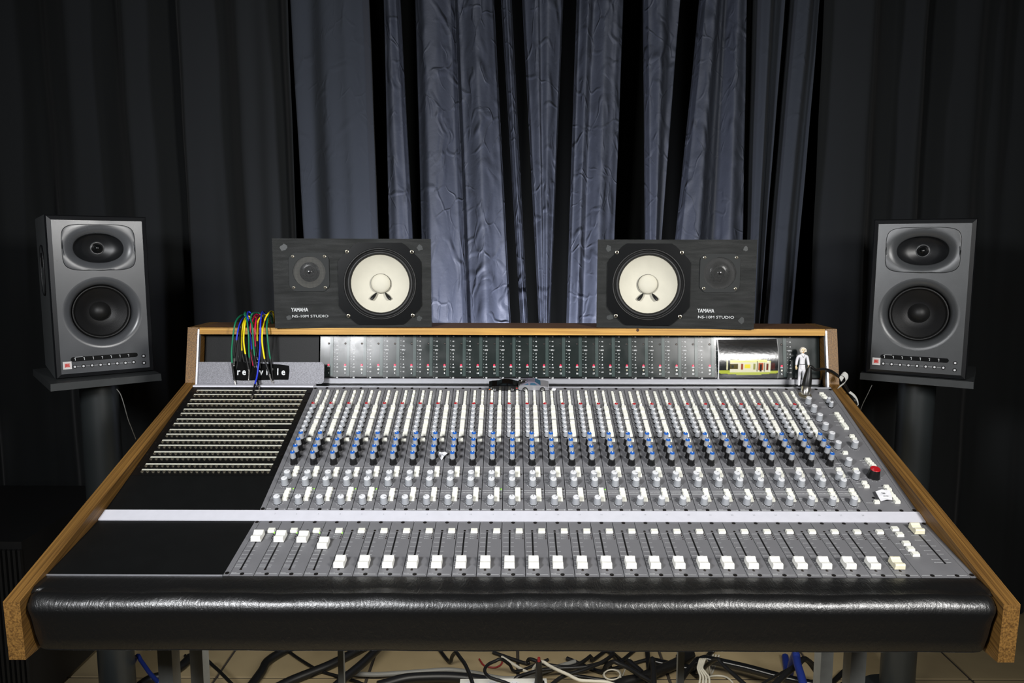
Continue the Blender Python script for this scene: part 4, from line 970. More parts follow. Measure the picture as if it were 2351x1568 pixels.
cab = [
 ('green', [(470, 330), (440, 200), (375, 150), (300, 200), (255, 300), (225, 500), (208, 700), (215, 870), (235, 1020), (262, 1180), (270, 1250)], 'green patch cable, outermost on the left', 38, 22),
 ('blue', [(520, 330), (480, 190), (400, 180), (340, 260), (300, 400), (278, 560), (262, 700), (248, 800), (240, 930)], 'blue patch cable just inside the leftmost green one', 42, 20),
 ('cable_black', [(500, 340), (460, 260), (400, 230), (350, 300), (335, 420), (330, 600), (312, 780), (285, 940), (262, 1100)], 'black patch cable between the left blue and yellow ones', 30, 22),
 ('yellow', [(560, 340), (500, 200), (440, 170), (400, 230), (372, 330), (355, 500), (362, 700), (385, 820), (420, 950)], 'yellow patch cable, left of the two side by side', 36, 6),
 ('yellow', [(600, 340), (570, 190), (520, 190), (430, 220), (405, 300), (388, 500), (400, 650), (425, 790), (450, 900), (470, 1000)], 'yellow patch cable, right of the two side by side', 34, 6),
 ('green', [(450, 340), (400, 200), (408, 110), (425, 180), (450, 330), (465, 500), (468, 740), (485, 880), (470, 1020), (460, 1150)], 'dark green patch cable crossing behind the blue loop', 30, 26),
 ('blue', [(560, 340), (500, 140), (452, 108), (448, 180), (470, 290), (480, 420), (500, 600), (520, 760), (560, 960)], 'blue patch cable with the small high loop, centre left', 40, 6),
 ('red', [(640, 330), (610, 170), (570, 150), (520, 230), (490, 330), (488, 500), (500, 720), (530, 900), (550, 1010), (600, 1160), (625, 1285)], 'red patch cable hanging in front of the centre', 40, 20),
 ('green', [(700, 340), (650, 160), (580, 118), (520, 130), (495, 200), (515, 320), (530, 500), (545, 700), (570, 880), (600, 960)], 'green patch cable in the centre with the wide round loop', 24, 6),
 ('red', [(690, 340), (650, 170), (610, 150), (575, 230), (560, 350), (555, 500), (570, 700), (600, 830)], 'red patch cable behind the centre green one', 26, 6),
 ('yellow', [(780, 330), (750, 170), (700, 155), (640, 190), (600, 260), (590, 400), (592, 510), (598, 620), (620, 820), (650, 1000), (685, 1200)], 'yellow patch cable with its long black sleeve, centre right', 88, 14),
 ('blue', [(740, 340), (710, 160), (678, 100), (655, 150), (640, 300), (636, 500), (630, 720), (610, 900), (590, 1060), (560, 1180), (530, 1320), (495, 1450)], 'blue patch cable hanging lowest onto the patchbay', 42, 22),
 ('yellow', [(850, 250), (835, 130), (805, 98), (750, 140), (700, 240), (672, 380), (665, 550), (690, 740), (712, 850), (750, 970), (780, 1060), (810, 1170)], 'yellow patch cable with the high arc beside the speaker', 36, 20),
 ('green', [(830, 330), (810, 190), (780, 150), (750, 220), (735, 320), (745, 480), (770, 700), (795, 850), (810, 980), (835, 1200)], 'green patch cable, outermost on the right', 52, 8),
]
for n_, (col, path, lab, sl_, tp) in enumerate(cab):
    Ys = []; fr = YF - .012 + (n_ % 4) * .0065 - (.006 if n_ in (11, 7, 12) else 0)
    if n_ == 11: fr = 1.724
    tops = [i for i, (x, y) in enumerate(path) if y < 300]
    for i, (x, y) in enumerate(path):
        if i == 0: Ys.append(1.875)
        elif y < 300 or i <= 1: Ys.append(YT + .03 * (1 - i / 3.0) if i < 3 else 1.755)
        elif y < 420: Ys.append(min(fr + .004, 1.742))
        else: Ys.append(fr)
    if n_ == 11: Ys[-1] = 1.690; Ys[-2] = 1.704; Ys[-3] = 1.716
    if n_ == 7: Ys[-1] = 1.708; Ys[-2] = 1.716
    if n_ == 0: Ys[-1] = 1.718
    pts = C(path, Ys)
    for i, (px, py, Y) in enumerate(pts):          # the lowest ends rest on the sloping patchbay
        if py > 893: Yp = hit(px, py, r1, N1, .0035).y + (N1 * .0035).y; pts[i] = (px, py, min(Y, Yp))
    if n_ == 11:
        pts[-3] = (pts[-3][0], pts[-3][1], 1.704); pts[-4] = (pts[-4][0], pts[-4][1], 1.716)
    cable(col, None, pts, lab, sl_, tp)

# glossy photograph on the meter panel
def photo():
    n, m = 84, 60; pc = [mface(*q, .006) for q in ((1647, 780), (1786, 778), (1788, 868.5), (1649, 869))]
    vs = []; cols = []
    def colr(u, v):   # v from the top
        sky = (14, 15, 16); c = sky
        hor = .80 + .035 * math.cos((u - .5) * 5)
        if v > .785 + .02 * u: c = (170, 180, 60) if v < .86 + .05 * math.sin(u * 3.1) else (30, 34, 12)
        if v > .90: c = (16, 18, 12)
        if .16 < u < .96 and .84 - 0 > v > .53 and .2 < u < .86: 
            top = .535 - .06 * max(0, 1 - abs(u - .6) / .4)
            c = (214, 214, 120) if v < .60 else (222, 218, 190)
            if u > .80 and v < .56: c = sky
        for a, b, d, e, cc in ((.20, .33, .62, .76, (80, 72, 24)), (.22, .26, .65, .72, (40, 44, 30)), (.37, .41, .62, .78, (150, 60, 30)), (.44, .535, .635, .75, (232, 214, 60)), (.575, .61, .63, .77, (150, 150, 80)), (.635, .645, .56, .83, (40, 40, 30)), (.66, .74, .60, .80, (176, 76, 34)), (.685, .72, .64, .83, (30, 16, 10)), (.75, .765, .60, .82, (40, 50, 30)), (.79, .83, .62, .80, (110, 40, 24)), (.87, .93, .60, .78, (70, 24, 18))):
            if a < u < b and d < v < e: c = cc
        if .135 < u < .16 and .52 < v < .78: c = (214, 210, 170)
        if .80 < u < .84 and .55 < v < .60: c = (240, 240, 210)
        if u < .012 or u > .99: c = (220, 220, 220)
        return s2l(c)
    for j in range(m + 1):
        for i in range(n + 1):
            u, v = i / n, j / m; p = pc[0].lerp(pc[1], u).lerp(pc[3].lerp(pc[2], u), v)
            vs.append(p + NM * (.001 + .0085 * math.sin(PI * min(1, v * 1.02)) ** 1.1 * (.85 + .3 * math.sin(u * 2.2)))); cols.append(colr(u, v))
    me = bpy.data.meshes.new('photograph'); W = n + 1
    me.from_pydata([tuple(v) for v in vs], [], [(j * W + i, (j + 1) * W + i, (j + 1) * W + i + 1, j * W + i + 1) for j in range(m) for i in range(n)])
    ca = me.color_attributes.new('print', 'FLOAT_COLOR', 'POINT'); ca.data.foreach_set('color', [q for c in cols for q in c])
    mm = bpy.data.materials.new('glossy_photo_print'); mm.use_nodes = True; nt = mm.node_tree; b = nt.nodes['Principled BSDF']
    at = nt.nodes.new('ShaderNodeVertexColor'); at.layer_name = 'print'; nt.links.new(at.outputs[0], b.inputs['Base Color'])
    b.inputs['Roughness'].default_value = .26; b.inputs['Specular IOR Level'].default_value = .9; b.inputs['Coat Weight'].default_value = 1.0; b.inputs['Coat Roughness'].default_value = .2
    nn = nt.nodes.new('ShaderNodeTexNoise'); nn.inputs['Scale'].default_value = 140; nn.inputs['Detail'].default_value = 5; tc = nt.nodes.new('ShaderNodeTexCoord'); nt.links.new(tc.outputs['Object'], nn.inputs[0])
    bp = nt.nodes.new('ShaderNodeBump'); bp.inputs['Strength'].default_value = .25; bp.inputs['Distance'].default_value = .001; nt.links.new(nn.outputs[0], bp.inputs['Height'])
    nt.links.new(bp.outputs[0], b.inputs['Normal']); nt.links.new(bp.outputs[0], b.inputs['Coat Normal'])
    me.materials.append(mm); me.polygons.foreach_set('use_smooth', [True] * len(me.polygons))
    o = put('photograph', me); so = o.modifiers.new('thick', 'SOLIDIFY'); so.thickness = .0003; so.offset = 1
    tag(o, 'small glossy photo of a lit house at night, curling on the meter panel', 'photograph')
photo()

# ---- toy cars on the ledge
def toy_car(x, y, z, L, flip, body, label, parts):
    """side outline in units of length, nose towards +x"""
    t = thing('toy_car', label, 'toy car', (x, y, z), 0)
    Wt = Matrix.Translation((x, y, z)) @ Matrix.Rotation(math.atan2(D1.z, D1.y), 4, 'X') @ Matrix.Rotation(PI if flip else 0, 4, 'Z'); t.matrix_basis = Wt; WM[t.name] = Wt
    s_ = L; W = L * .40
    def prof_mesh(outl, w0, w1, m, zsplit):
        mb = MB(); n = len(outl)
        def wd(z_): return (w0 if z_ < zsplit else w0 + (w1 - w0) * (z_ - zsplit) / (.30 - zsplit)) * s_ / 2
        v = [(px * s_, -wd(pz), pz * s_) for px, pz in outl] + [(px * s_, wd(pz), pz * s_) for px, pz in outl]
        mb.add(v, [tuple(range(n)), tuple(range(2 * n - 1, n - 1, -1))], m); mb.add(v, [(k, n + k, n + (k + 1) % n, (k + 1) % n) for k in range(n)], m); return mb
    put('body', prof_mesh(parts['body'], .40, .36, body, .12).mesh('body'), t, local=Matrix.Identity(4))
    put('cabin', prof_mesh(parts['cabin'], .355, .26, parts['roof'], .17).mesh('cabin'), t, local=Matrix.Identity(4))
    for nm, o in parts['glass']:
        g = MB()
        for sg in (-1, 1):
            P = [(px * s_, sg * (.181 - (pz - .17) * .36) * s_ * 1.0, pz * s_) for px, pz in o]
            g.quad(P if sg < 0 else P[::-1], parts['gm'])
        put(nm, g.mesh(nm), t, local=Matrix.Identity(4))
    a, b = parts['screen']; g = MB(); wv = .145 * s_
    nx, nz = (b[1] - a[1]), -(b[0] - a[0]); ln = math.hypot(nx, nz); nx, nz = nx / ln * .0003, nz / ln * .0003
    if nx < 0 and a[0] > 0: nx, nz = -nx, -nz
    g.quad([(a[0] * s_ + abs(nx), -wv, a[1] * s_ + abs(nz)), (a[0] * s_ + abs(nx), wv, a[1] * s_ + abs(nz)), (b[0] * s_ + abs(nx), wv * .85, b[1] * s_ + abs(nz)), (b[0] * s_ + abs(nx), -wv * .85, b[1] * s_ + abs(nz))], parts['gm'])
    put('windscreen', g.mesh('windscreen'), t, local=Matrix.Identity(4))
    wr_ = parts.get('wr', .075) * s_
    for wx_ in parts['wheels']:
        for sg in (-1, 1):
            wl = MB().lathe([(wr_ * .98, 0), (wr_, .001), (wr_, .0025), (wr_ * .7, .0030), (wr_ * .62, .0020), (wr_ * .2, .0028)], 'tire', 16, mats=['tire', 'tire', 'tire', 'chrome', 'chrome'], mcap='chrome', axis='y')
            wl.v = [(vx, vy if sg < 0 else -vy, vz) for vx, vy, vz in wl.v]
            w_ = put('wheel', wl.mesh('wheel'), t, local=Matrix.Translation((wx_ * s_, sg * (.178 * s_), wr_)))
            sp_ = MB()
            for q in range(5):
                a_ = q * 2 * PI / 5; sp_.add([(wr_ * .12 * math.cos(a_ - 1.2), sg * .0031, wr_ * .12 * math.sin(a_ - 1.2)), (wr_ * .7 * math.cos(a_ - .12), sg * .0031, wr_ * .7 * math.sin(a_ - .12)), (wr_ * .7 * math.cos(a_ + .12), sg * .0031, wr_ * .7 * math.sin(a_ + .12)), (wr_ * .12 * math.cos(a_ + 1.2), sg * .0031, wr_ * .12 * math.sin(a_ + 1.2))], [(0, 1, 2, 3)], 'chrome')
            put('spokes', sp_.mesh('spokes'), w_, local=Matrix.Identity(4))
    for nm, (xx, zz, ww, hh, m) in parts.get('bits', {}).items():
        bm_ = MB(); fx = 1
        for sg in (-1, 1): bm_.box((xx * s_, sg * .20 * s_ - .0004, zz * s_), ((xx + ww) * s_, sg * .20 * s_ + .0004, (zz + hh) * s_), m)
        put(nm.split('.')[0], bm_.mesh(nm), t, local=Matrix.Identity(4))
    return t
def arch(cx_, r=.088, z0=.045, n=7): return [(cx_ + r * math.cos(PI - PI * k / n), z0 + r * .95 * math.sin(PI * k / n)) for k in range(n + 1)]
CYC = 1.7040; CZ = r1.z - (1.7072 - CYC) * D1.z / D1.y + .0006
hk = atY(1122, 890, CYC); ht = atY(1191, 890, CYC); Lk = ht.x - hk.x
kb_ = [(-.48, .055)] + arch(-.29) + arch(.30) + [(.48, .05), (.50, .10), (.49, .15), (.38, .19), (.20, .205), (-.26, .20), (-.42, .195), (-.50, .165), (-.50, .09)]
toy_car((hk.x + ht.x) / 2, CYC, CZ, Lk, True, 'car_black', 'glossy black toy coupe facing left on the ledge, nose to tail with the silver one',
        dict(body=kb_, cabin=[(-.44, .195), (.22, .20), (.05, .285), (-.02, .30), (-.14, .295), (-.30, .255)], roof='car_black', gm='glass_dark', glass=[('side_window', [(.15, .215), (-.10, .212), (-.09, .27), (.02, .275)]), ('rear_window', [(-.14, .212), (-.33, .215), (-.15, .265)])], screen=[(.22, .20), (.05, .285)], wheels=(-.29, .30), wr=.078,
             bits={'headlamp': (.40, .115, .06, .04, 'chrome'), 'marker_lamp': (.44, .07, .04, .02, 'amber'), 'tail_lamp': (-.46, .12, .05, .025, 'label_red')}))
hk = atY(1190, 890, CYC); ht = atY(1260, 890, CYC); Lk = ht.x - hk.x
db = [(-.48, .075)] + arch(-.28) + arch(.28) + [(.49, .07), (.50, .12), (.47, .17), (.36, .20), (.15, .22), (-.30, .235), (-.44, .23), (-.50, .17), (-.50, .10)]
dl = toy_car((hk.x + ht.x) / 2, CYC, CZ, Lk, False, 'car_silver', 'silver toy wedge-shaped coupe facing right on the ledge behind the black one',
        dict(body=db, cabin=[(-.42, .225), (.22, .21), (.04, .325), (-.18, .335), (-.24, .30)], roof='car_grey', gm='glass_blue', glass=[('side_window', [(.12, .225), (-.12, .228), (-.11, .29), (.01, .295)]), ('rear_window', [(-.17, .235), (-.36, .225), (-.19, .28)])], screen=[(.22, .21), (.04, .325)], wheels=(-.28, .28), wr=.085,
             bits={'headlamp': (.45, .12, .04, .03, 'chrome')}))
en = MB().box((-.50 * Lk, -.10 * Lk, .22 * Lk), (-.26 * Lk, .10 * Lk, .285 * Lk), 'tire', .001); en.box((-.51 * Lk, -.13 * Lk, .22 * Lk), (-.42 * Lk, -.02 * Lk, .36 * Lk), 'tire', .0025)
en.tube([(-.44 * Lk, 0, .27 * Lk), (-.34 * Lk, 0, .31 * Lk), (-.24 * Lk, 0, .30 * Lk)], .0014, 'chrome', 6)
put('rear_engine_vents', en.mesh('rear_engine_vents'), dl, local=Matrix.Identity(4))

# ---- toy figure on the ledge
def figure():
    FY = 1.7480; foot = atY(1844, 888, FY); head = atY(1837, 798.5, FY); H = head.z - .9826; fx = atY(1841, 850, FY).x
    t = thing('toy_figure', 'small white-clothed toy figure with pale hair standing before the meter panel', 'toy', (fx, FY, .9826))
    def skin_body(name, verts, edges, m, sub=2):
        me = bpy.data.meshes.new(name); me.from_pydata([tuple(Vector(v[:3]) * H) for v in verts], edges, [])
        o = bpy.data.objects.new(name, me); COL.objects.link(o)
        sk = o.modifiers.new('skin', 'SKIN')
        for i, v in enumerate(verts): me.skin_vertices[0].data[i].radius = (v[3] * H, v[4] * H if len(v) > 4 else v[3] * H); 
        me.skin_vertices[0].data[0].use_root = True
        o.modifiers.new('sub', 'SUBSURF').levels = sub; o.modifiers['sub'].render_levels = sub
        bpy.context.view_layer.update()
        nm = bpy.data.meshes.new_from_object(o.evaluated_get(bpy.context.evaluated_depsgraph_get())); bpy.data.objects.remove(o)
        nm.materials.clear(); nm.materials.append(MT[m]); nm.polygons.foreach_set('use_smooth', [True] * len(nm.polygons))
        return nm
    # x, y, z, rx, ry : one continuous body
    B = [(0, 0, .50, .072, .05), (0, 0, .60, .068, .05), (0, 0, .72, .088, .055), (0, 0, .80, .070, .05), (0, 0, .85, .032, .032), (0, -.005, .88, .034),
         (-.115, 0, .785, .040), (-.145, 0, .66, .036), (-.160, -.02, .545, .030), (.115, 0, .785, .040), (.145, 0, .66, .036), (.160, -.02, .545, .030),
         (-.050, 0, .44, .050), (-.058, -.004, .27, .040), (-.062, 0, .06, .032), (-.066, -.035, .028, .028), (.050, 0, .44, .050), (.058, -.004, .27, .040), (.062, 0, .06, .032), (.066, -.035, .028, .028)]
    E_ = [(0, 1), (1, 2), (2, 3), (3, 4), (4, 5), (3, 6), (6, 7), (7, 8), (3, 9), (9, 10), (10, 11), (0, 12), (12, 13), (13, 14), (14, 15), (0, 16), (16, 17), (17, 18), (18, 19)]
    put('body', skin_body('body', B, E_, 'toy_white'), t, local=Matrix.Identity(4))
    hd = MB(); n = 20; rs = []
    for k in range(11):
        a = -PI / 2 + PI * k / 10; rs.append((max(.0004, .058 * H * math.cos(a) * (1.0 if a > 0 else .86)), .078 * H * math.sin(a)))
    hd.lathe(rs, 'skin', n, (0, -.008 * H, .925 * H)); hd.v = [(x, y * .95, z) for x, y, z in hd.v]
    hd.tube([(0, -.060 * H, .94 * H), (0, -.072 * H, .915 * H), (0, -.062 * H, .905 * H)], [.004 * H, .009 * H, .006 * H], 'skin', 8)
    for sg in (-1, 1):
        hd.lathe([(.009 * H, 0), (.005 * H, .003 * H)], 'toy_line', 8, (sg * .022 * H, -.058 * H, .937 * H), axis='y')
        hd.tube([(sg * .056 * H, -.004 * H, .94 * H), (sg * .064 * H, 0, .925 * H), (sg * .056 * H, 0, .905 * H)], .007 * H, 'skin', 6)
    hd.box((-.018 * H, -.059 * H, .888 * H), (.018 * H, -.052 * H, .893 * H), 'amber')
    ho = put('head', hd.mesh('head'), t, local=Matrix.Identity(4))
    ha = MB(); rs = []
    for k in range(12):
        a = -.75 + (PI / 2 + .75) * k / 11; rs.append((max(.0004, .078 * H * math.cos(a)), .088 * H * math.sin(a)))
    ha.lathe(rs, 'toy_hair', 22, (0, .018 * H, .932 * H), flute=.06)
    put('hair', ha.mesh('hair'), ho, local=Matrix.Identity(4))
    hf = MB().tube(smooth_path([(-.066 * H, -.035 * H, .90 * H), (-.064 * H, -.045 * H, .95 * H), (-.035 * H, -.050 * H, .988 * H), (0, -.052 * H, .996 * H), (.035 * H, -.050 * H, .988 * H), (.064 * H, -.045 * H, .95 * H), (.066 * H, -.035 * H, .90 * H)], 4), .016 * H, 'toy_hair', 8)
    put('hair', hf.mesh('hair_front'), ho, local=Matrix.Identity(4))
    put('belt', MB().lathe([(.083 * H, .575 * H), (.083 * H, .588 * H)], 'toy_line', 24, cap=False).mesh('belt'), t, local=Matrix.Scale(.82, 4, (0, 1, 0)))
    put('jacket_flap', MB().slab([(-.045 * H, .45 * H), (.045 * H, .45 * H), (.050 * H, .57 * H), (-.050 * H, .57 * H)], -.066 * H, -.050 * H, 'toy_white').mesh('jacket_flap'), t, local=Matrix.Identity(4))
    cl = MB().tube([(-.04 * H, -.045 * H, .82 * H), (0, -.062 * H, .76 * H)], .004 * H, 'toy_line', 6); cl.tube([(.04 * H, -.045 * H, .82 * H), (0, -.062 * H, .76 * H)], .004 * H, 'toy_line', 6)
    put('collar', cl.mesh('collar'), t, local=Matrix.Identity(4))
    for sg in (-1, 1):
        hm = MB().tube([(sg * .160 * H, -.02 * H, .55 * H), (sg * .165 * H, -.028 * H, .50 * H), (sg * .163 * H, -.034 * H, .475 * H)], [.020 * H, .024 * H, .018 * H], 'skin', 8)
        for q in range(4):
            b0 = Vector((sg * (.150 + q * .009) * H, -.040 * H, .480 * H)); hm.tube([b0, b0 + Vector((0, -.006, -.026)) * H, b0 + Vector((0, -.024, -.036 + q * .002)) * H, b0 + Vector((0, -.034, -.026)) * H], [.0055 * H, .0055 * H, .005 * H, .004 * H], 'skin', 6)
        b0 = Vector((sg * .150 * H, -.030 * H, .505 * H)); hm.tube([b0, b0 + Vector((-sg * .018, -.016, -.014)) * H, b0 + Vector((-sg * .016, -.030, -.026)) * H], [.0065 * H, .006 * H, .0045 * H], 'skin', 6)
        put('hand', hm.mesh('hand'), t, local=Matrix.Identity(4))
figure()

# ---- plugged connector and its lead
base = hit(1848, 908, r1, N1); top = atY(1858, 845, base.y + .006)
ax = (top - base)
mc = thing('microphone_lead', 'black connector with silver shell plugged upright beside the toy figure, lead over the side board', 'cable', base)
put('mounting_flange', MB().lathe([(.014, 0), (.014, .002), (.0105, .003)], 'jack', 20).mesh('mounting_flange'), mc, world=pm(r1, D1, N1, base.x, (r1 - base).dot(D1)), label='worn metal flange')
q = lambda f: base + ax * f
put('metal_shell', MB().tube([q(.02), q(.05), q(.33), q(.35)], [.0098, .0102, .0102, .0088], 'plug', 20).mesh('metal_shell'), mc)
put('rubber_boot', MB().tube([q(.34), q(.36), q(.7), q(.92), q(1.0)], [.0100, .0105, .0088, .0058, .0048], 'cable_black', 20).mesh('rubber_boot'), mc)
lead = [q(.98), q(1.06) + Vector((.003, 0, 0)), atY(1872, 849, base.y + .01), atY(1890, 847, base.y + .03), atY(1908, 852, base.y + .045), atY(1925, 864, base.y + .05), atY(1934, 874, base.y + .05), atY(1945, 893, base.y + .02), atY(1958, 912, base.y - .005), atY(1965, 925, base.y - .01), atY(1975, 950, base.y + .03), atY(1985, 1010, base.y + .10)]
lead = smooth_path(lead, 8)
put('lead', MB().tube(lead, .0032, 'cable_black', 10).mesh('lead'), mc)
def ribbon(path, wvec, m):
    P = smooth_path(path, 8); wv = Vector(wvec); mb = MB()
    v = [p - wv for p in P] + [p + wv for p in P]; n = len(P)
    v += [p + Vector((0, -.0012, .0004)) for p in v[:2 * n]]
    f = []
    for k in range(n - 1):
        f += [(k, k + 1, n + k + 1, n + k), (2 * n + k, 3 * n + k, 3 * n + k + 1, 2 * n + k + 1), (k, 2 * n + k, 2 * n + k + 1, k + 1), (n + k, n + k + 1, 3 * n + k + 1, 3 * n + k)]
    f += [(0, n, 3 * n, 2 * n), (n - 1, 3 * n - 1, 4 * n - 1, 2 * n - 1)]
    return mb.add(v, f, m, False)
yb = base.y + .012
put('strap', ribbon([atY(1934, 872, yb), atY(1930, 862, yb + .004), atY(1936, 858, yb), atY(1943, 864, yb - .004), atY(1943, 874, yb - .008), atY(1935, 882, yb - .010), atY(1925, 889, yb - .012)], (.0028, 0, .0042), 'strap').mesh('strap'), mc, label='grey fabric tie strap')
put('strap', ribbon([atY(1950, 900, yb - .02), atY(1960, 908, yb - .02), atY(1967, 920, yb - .02), atY(1969, 931, yb - .02)], (.0018, 0, .0018), 'strap').mesh('strap'), mc, label='pale flat tie end')

# ---- scraps of paper
def scrap(name, pts, label, cat, h0=.0, crumple=.001, plane='u', txt=None, seed=1, hh=.006):
    r = random.Random(seed)
    base_, N = (r1, N1) if plane == 'u' else (r3, N2)
    P = [hit(x, y, base_, N, hh) + N * hh for x, y in pts]; c = sum(P, Vector()) / len(P); n = len(P)
    v = [p + N * r.uniform(-crumple, crumple) for p in P] + [p.lerp(c, .5) + N * r.uniform(-crumple, crumple) for p in P] + [c + N * crumple]
    f = [(k, (k + 1) % n, n + (k + 1) % n, n + k) for k in range(n)] + [(n + k, n + (k + 1) % n, 2 * n) for k in range(n)]
    mb = MB().add(v, f, 'paper')
    if txt:
        for s_, dx_, dy_ in txt: text(mb, s_, .0038, c + Vector((dx_, 0, 0)) + D1 * dy_ + N * (crumple + .0008), 'knob_black', frame=(Vector((1, 0, 0)), D1), align='CENTER')
    o = put(name, mb.mesh(name)); so = o.modifiers.new('thick', 'SOLIDIFY'); so.thickness = .0003
    return tag(o, label, cat)
scrap('paper_note', [(2010, 1128), (2024, 1124), (2042, 1126), (2047, 1136), (2049, 1148), (2036, 1147), (2022, 1151), (2016, 1140)], 'torn white paper note lying on the master section keys', 'paper', crumple=.0006, txt=[('Talk', 0, .004), ('mono', .001, -.004)], hh=.0068)
scrap('tissue_scrap', [(1004, 1037), (1012, 1040), (1022, 1036), (1028, 1041), (1020, 1048), (1014, 1053), (1008, 1046)], 'crumpled scrap of white tissue among the blue-capped knobs', 'paper', crumple=.004, seed=3, hh=.005)
scrap('paper_crumb', [(1266, 893), (1270, 889.5), (1277, 892), (1275, 896), (1268, 896)], 'tiny white paper crumb right of the toy cars', 'paper', crumple=.0015, seed=4, hh=.003)

# ================================================================== UNDER THE CONSOLE
def fl(px, py, z): return hit(px, py, (0, 0, z), (0, 0, 1))
def fcable(pts, r, m, label, org=(600, 1400), sc=3.3586, name='floor_cable', lift=0):
    P = smooth_path([fl(org[0] + x / sc, org[1] + y / sc, r + lift + dz) for x, y, dz in [(p + (0,))[:3] for p in pts]], 8)
    if lift > .015:      # both ends come down to the tiles
        def down(e, f):
            d = (e - f); d.z = 0; d = d.normalized() if d.length > 1e-6 else Vector((0, 1, 0))
            return [e + d * .5 * lift + Vector((0, 0, -.45 * lift)), Vector((e.x + d.x * lift, e.y + d.y * lift, r)), Vector((e.x + d.x * (lift + .12), e.y + d.y * (lift + .12), r))]
        P = smooth_path(down(P[0], P[1])[::-1] + P[::4] + [P[-1]] + down(P[-1], P[-2]), 5)
    tag(put(name, MB().tube(P, r, m, 8).mesh(name)), label, 'cable')
fcable([(330, 230), (70, 380), (0, 480), (-90, 600), (-200, 720)], .014, 'cable_black', 'thick black cable on the tiles right of the left legs')
fcable([(900, 230), (570, 405), (380, 485), (190, 564), (-60, 700)], .014, 'cable_black', 'thick black cable slanting behind the thin leg on the left')
fcable([(1000, 200), (790, 405), (640, 530), (520, 640)], .013, 'cable_black', 'thick black cable crossing just right of the thin left leg', lift=.03)
fcable([(180, 300), (300, 385), (450, 470), (620, 520), (760, 564), (900, 640)], .005, 'cable_black', 'thin black cable on the tiles behind the thin left leg')
fcable([(640, 492), (900, 500), (1200, 480), (1450, 465), (1650, 490), (1850, 530), (2050, 520), (2200, 470), (2420, 400)], .008, 'cable_grey', 'long grey cable wavering across the tiles in the middle')
fcable([(900, 590), (1100, 535), (1300, 520), (1500, 522), (1700, 545), (1850, 600)], .016, 'cable_black', 'flat black cable left of the white power strip', lift=.0)
fcable([(1500, 330), (1570, 420), (1620, 540), (1640, 620)], .006, 'cable_black', 'black cable dropping onto the white power strip', lift=.06)
fcable([(1850, 380), (1760, 415), (1722, 465), (1760, 520), (1880, 560), (2000, 620)], .005, 'cable_black', 'black cable looping above the power strip', lift=.06)
fcable([(1680, 380), (1720, 430), (1800, 445), (1850, 420), (1860, 380)], .0028, 'dim_red', 'red wire coil half hidden under the armrest')
c7 = dict(org=(1200, 1400))
fcable([(-40, 520, 0), (120, 470, 0), (300, 450, 0), (480, 440, 0), (640, 400, 0)], .006, 'cable_black', 'black cable arching in the tangle right of the power strip', lift=.03, **c7)
fcable([(150, 640), (300, 520), (450, 470), (620, 400), (700, 340)], .006, 'cable_black', 'straight black cable rising to the right through the tangle', lift=.045, **c7)
fcable([(150, 400), (250, 455), (350, 500), (450, 545), (640, 556), (760, 600)], .005, 'cable_white', 'pale grey cable through the middle of the tangle', lift=.06, **c7)
fcable([(60, 380), (200, 425), (350, 440), (450, 410), (520, 360)], .006, 'cable_black', 'black cable sagging from the armrest shadow in the middle', lift=.02, **c7)
fcable([(350, 500), (480, 520), (640, 540), (820, 520), (950, 500)], .006, 'cable_black', 'black cable lying below the coiled grey wire', lift=.0, **c7)
for k in range(3):
    fcable([(690 + (70 - 4 * k) * math.cos(a * PI / 6), 500 + (46 - 4 * k) * math.sin(a * PI / 6)) for a in range(13)], .0022, 'cable_white', ('outer', 'middle', 'inner')[k] + ' turn of the coiled thin grey wire on the tiles', lift=.012 * k, **c7)
fcable([(640, 640), (760, 570), (900, 530), (1020, 480), (1180, 415), (1300, 340)], .016, 'cable_black', 'thick black cable climbing to the right thin leg', lift=.01, **c7)
fcable([(700, 400), (800, 440), (900, 500), (1000, 560), (1080, 640)], .007, 'cable_black', 'black cable falling right behind the coiled wire', lift=.05, **c7)
fcable([(820, 400), (880, 450), (930, 500), (1000, 600)], .009, 'cable_black', 'thicker black cable left of the right thin leg', lift=.02, **c7)
fcable([(1000, 380), (1010, 470), (1012, 600)], .008, 'cable_black', 'black cable hanging straight down left of the right thin leg', lift=.1, **c7)
fcable([(1350, 380), (1280, 460), (1240, 520), (1180, 600)], .008, 'cable_black', 'black cable falling left just beyond the right thin leg', lift=.03, **c7)
for k in range(4):
    fcable([(1370 + 14 * k, 380), (1350 + 12 * k, 450), (1370 + 22 * k, 520), (1350 + 30 * k, 620)], .003, 'cable_white', ('first', 'second', 'third', 'last')[k] + ' pale strand from the left in the hanging white bundle', lift=.1, **c7)
fcable([(1400, 560), (1430, 520), (1500, 508), (1570, 520), (1620, 560)], .003, 'cable_white', 'small pale wire arch right of the hanging white bundle', lift=.0, **c7)
fcable([(1400, 380), (1530, 405), (1750, 455), (1950, 510), (2140, 555), (2300, 590)], .013, 'gloss_black', 'thick shiny black cable running down right to the legs', lift=.04, **c7)
fcable([(1500, 380), (1560, 440), (1640, 510), (1740, 600)], .006, 'cable_black', 'thin black cable in front of the shiny thick one', lift=.12, **c7)
fcable([(2105, 340), (2120, 420), (2145, 500), (2170, 600)], .011, 'cable_blue', 'blue cable hanging left of the right legs', lift=.16, **c7)
fcable([(2180, 380), (2060, 470), (1960, 560), (1900, 620)], .008, 'cable_black', 'black cable crossing over the blue one, right side', lift=.14, **c7)
fcable([(2200, 380), (2060, 450), (1900, 540), (1800, 600)], .0035, 'cable_black', 'hair-thin black cable crossing left of the blue one', lift=.13, **c7)
fcable([(1060, 690), (1110, 760), (1160, 830), (1230, 905)], .006, 'cable_blue', 'blue cable between the left stand and the left legs', org=(0, 1300), sc=3.3586, lift=.12)
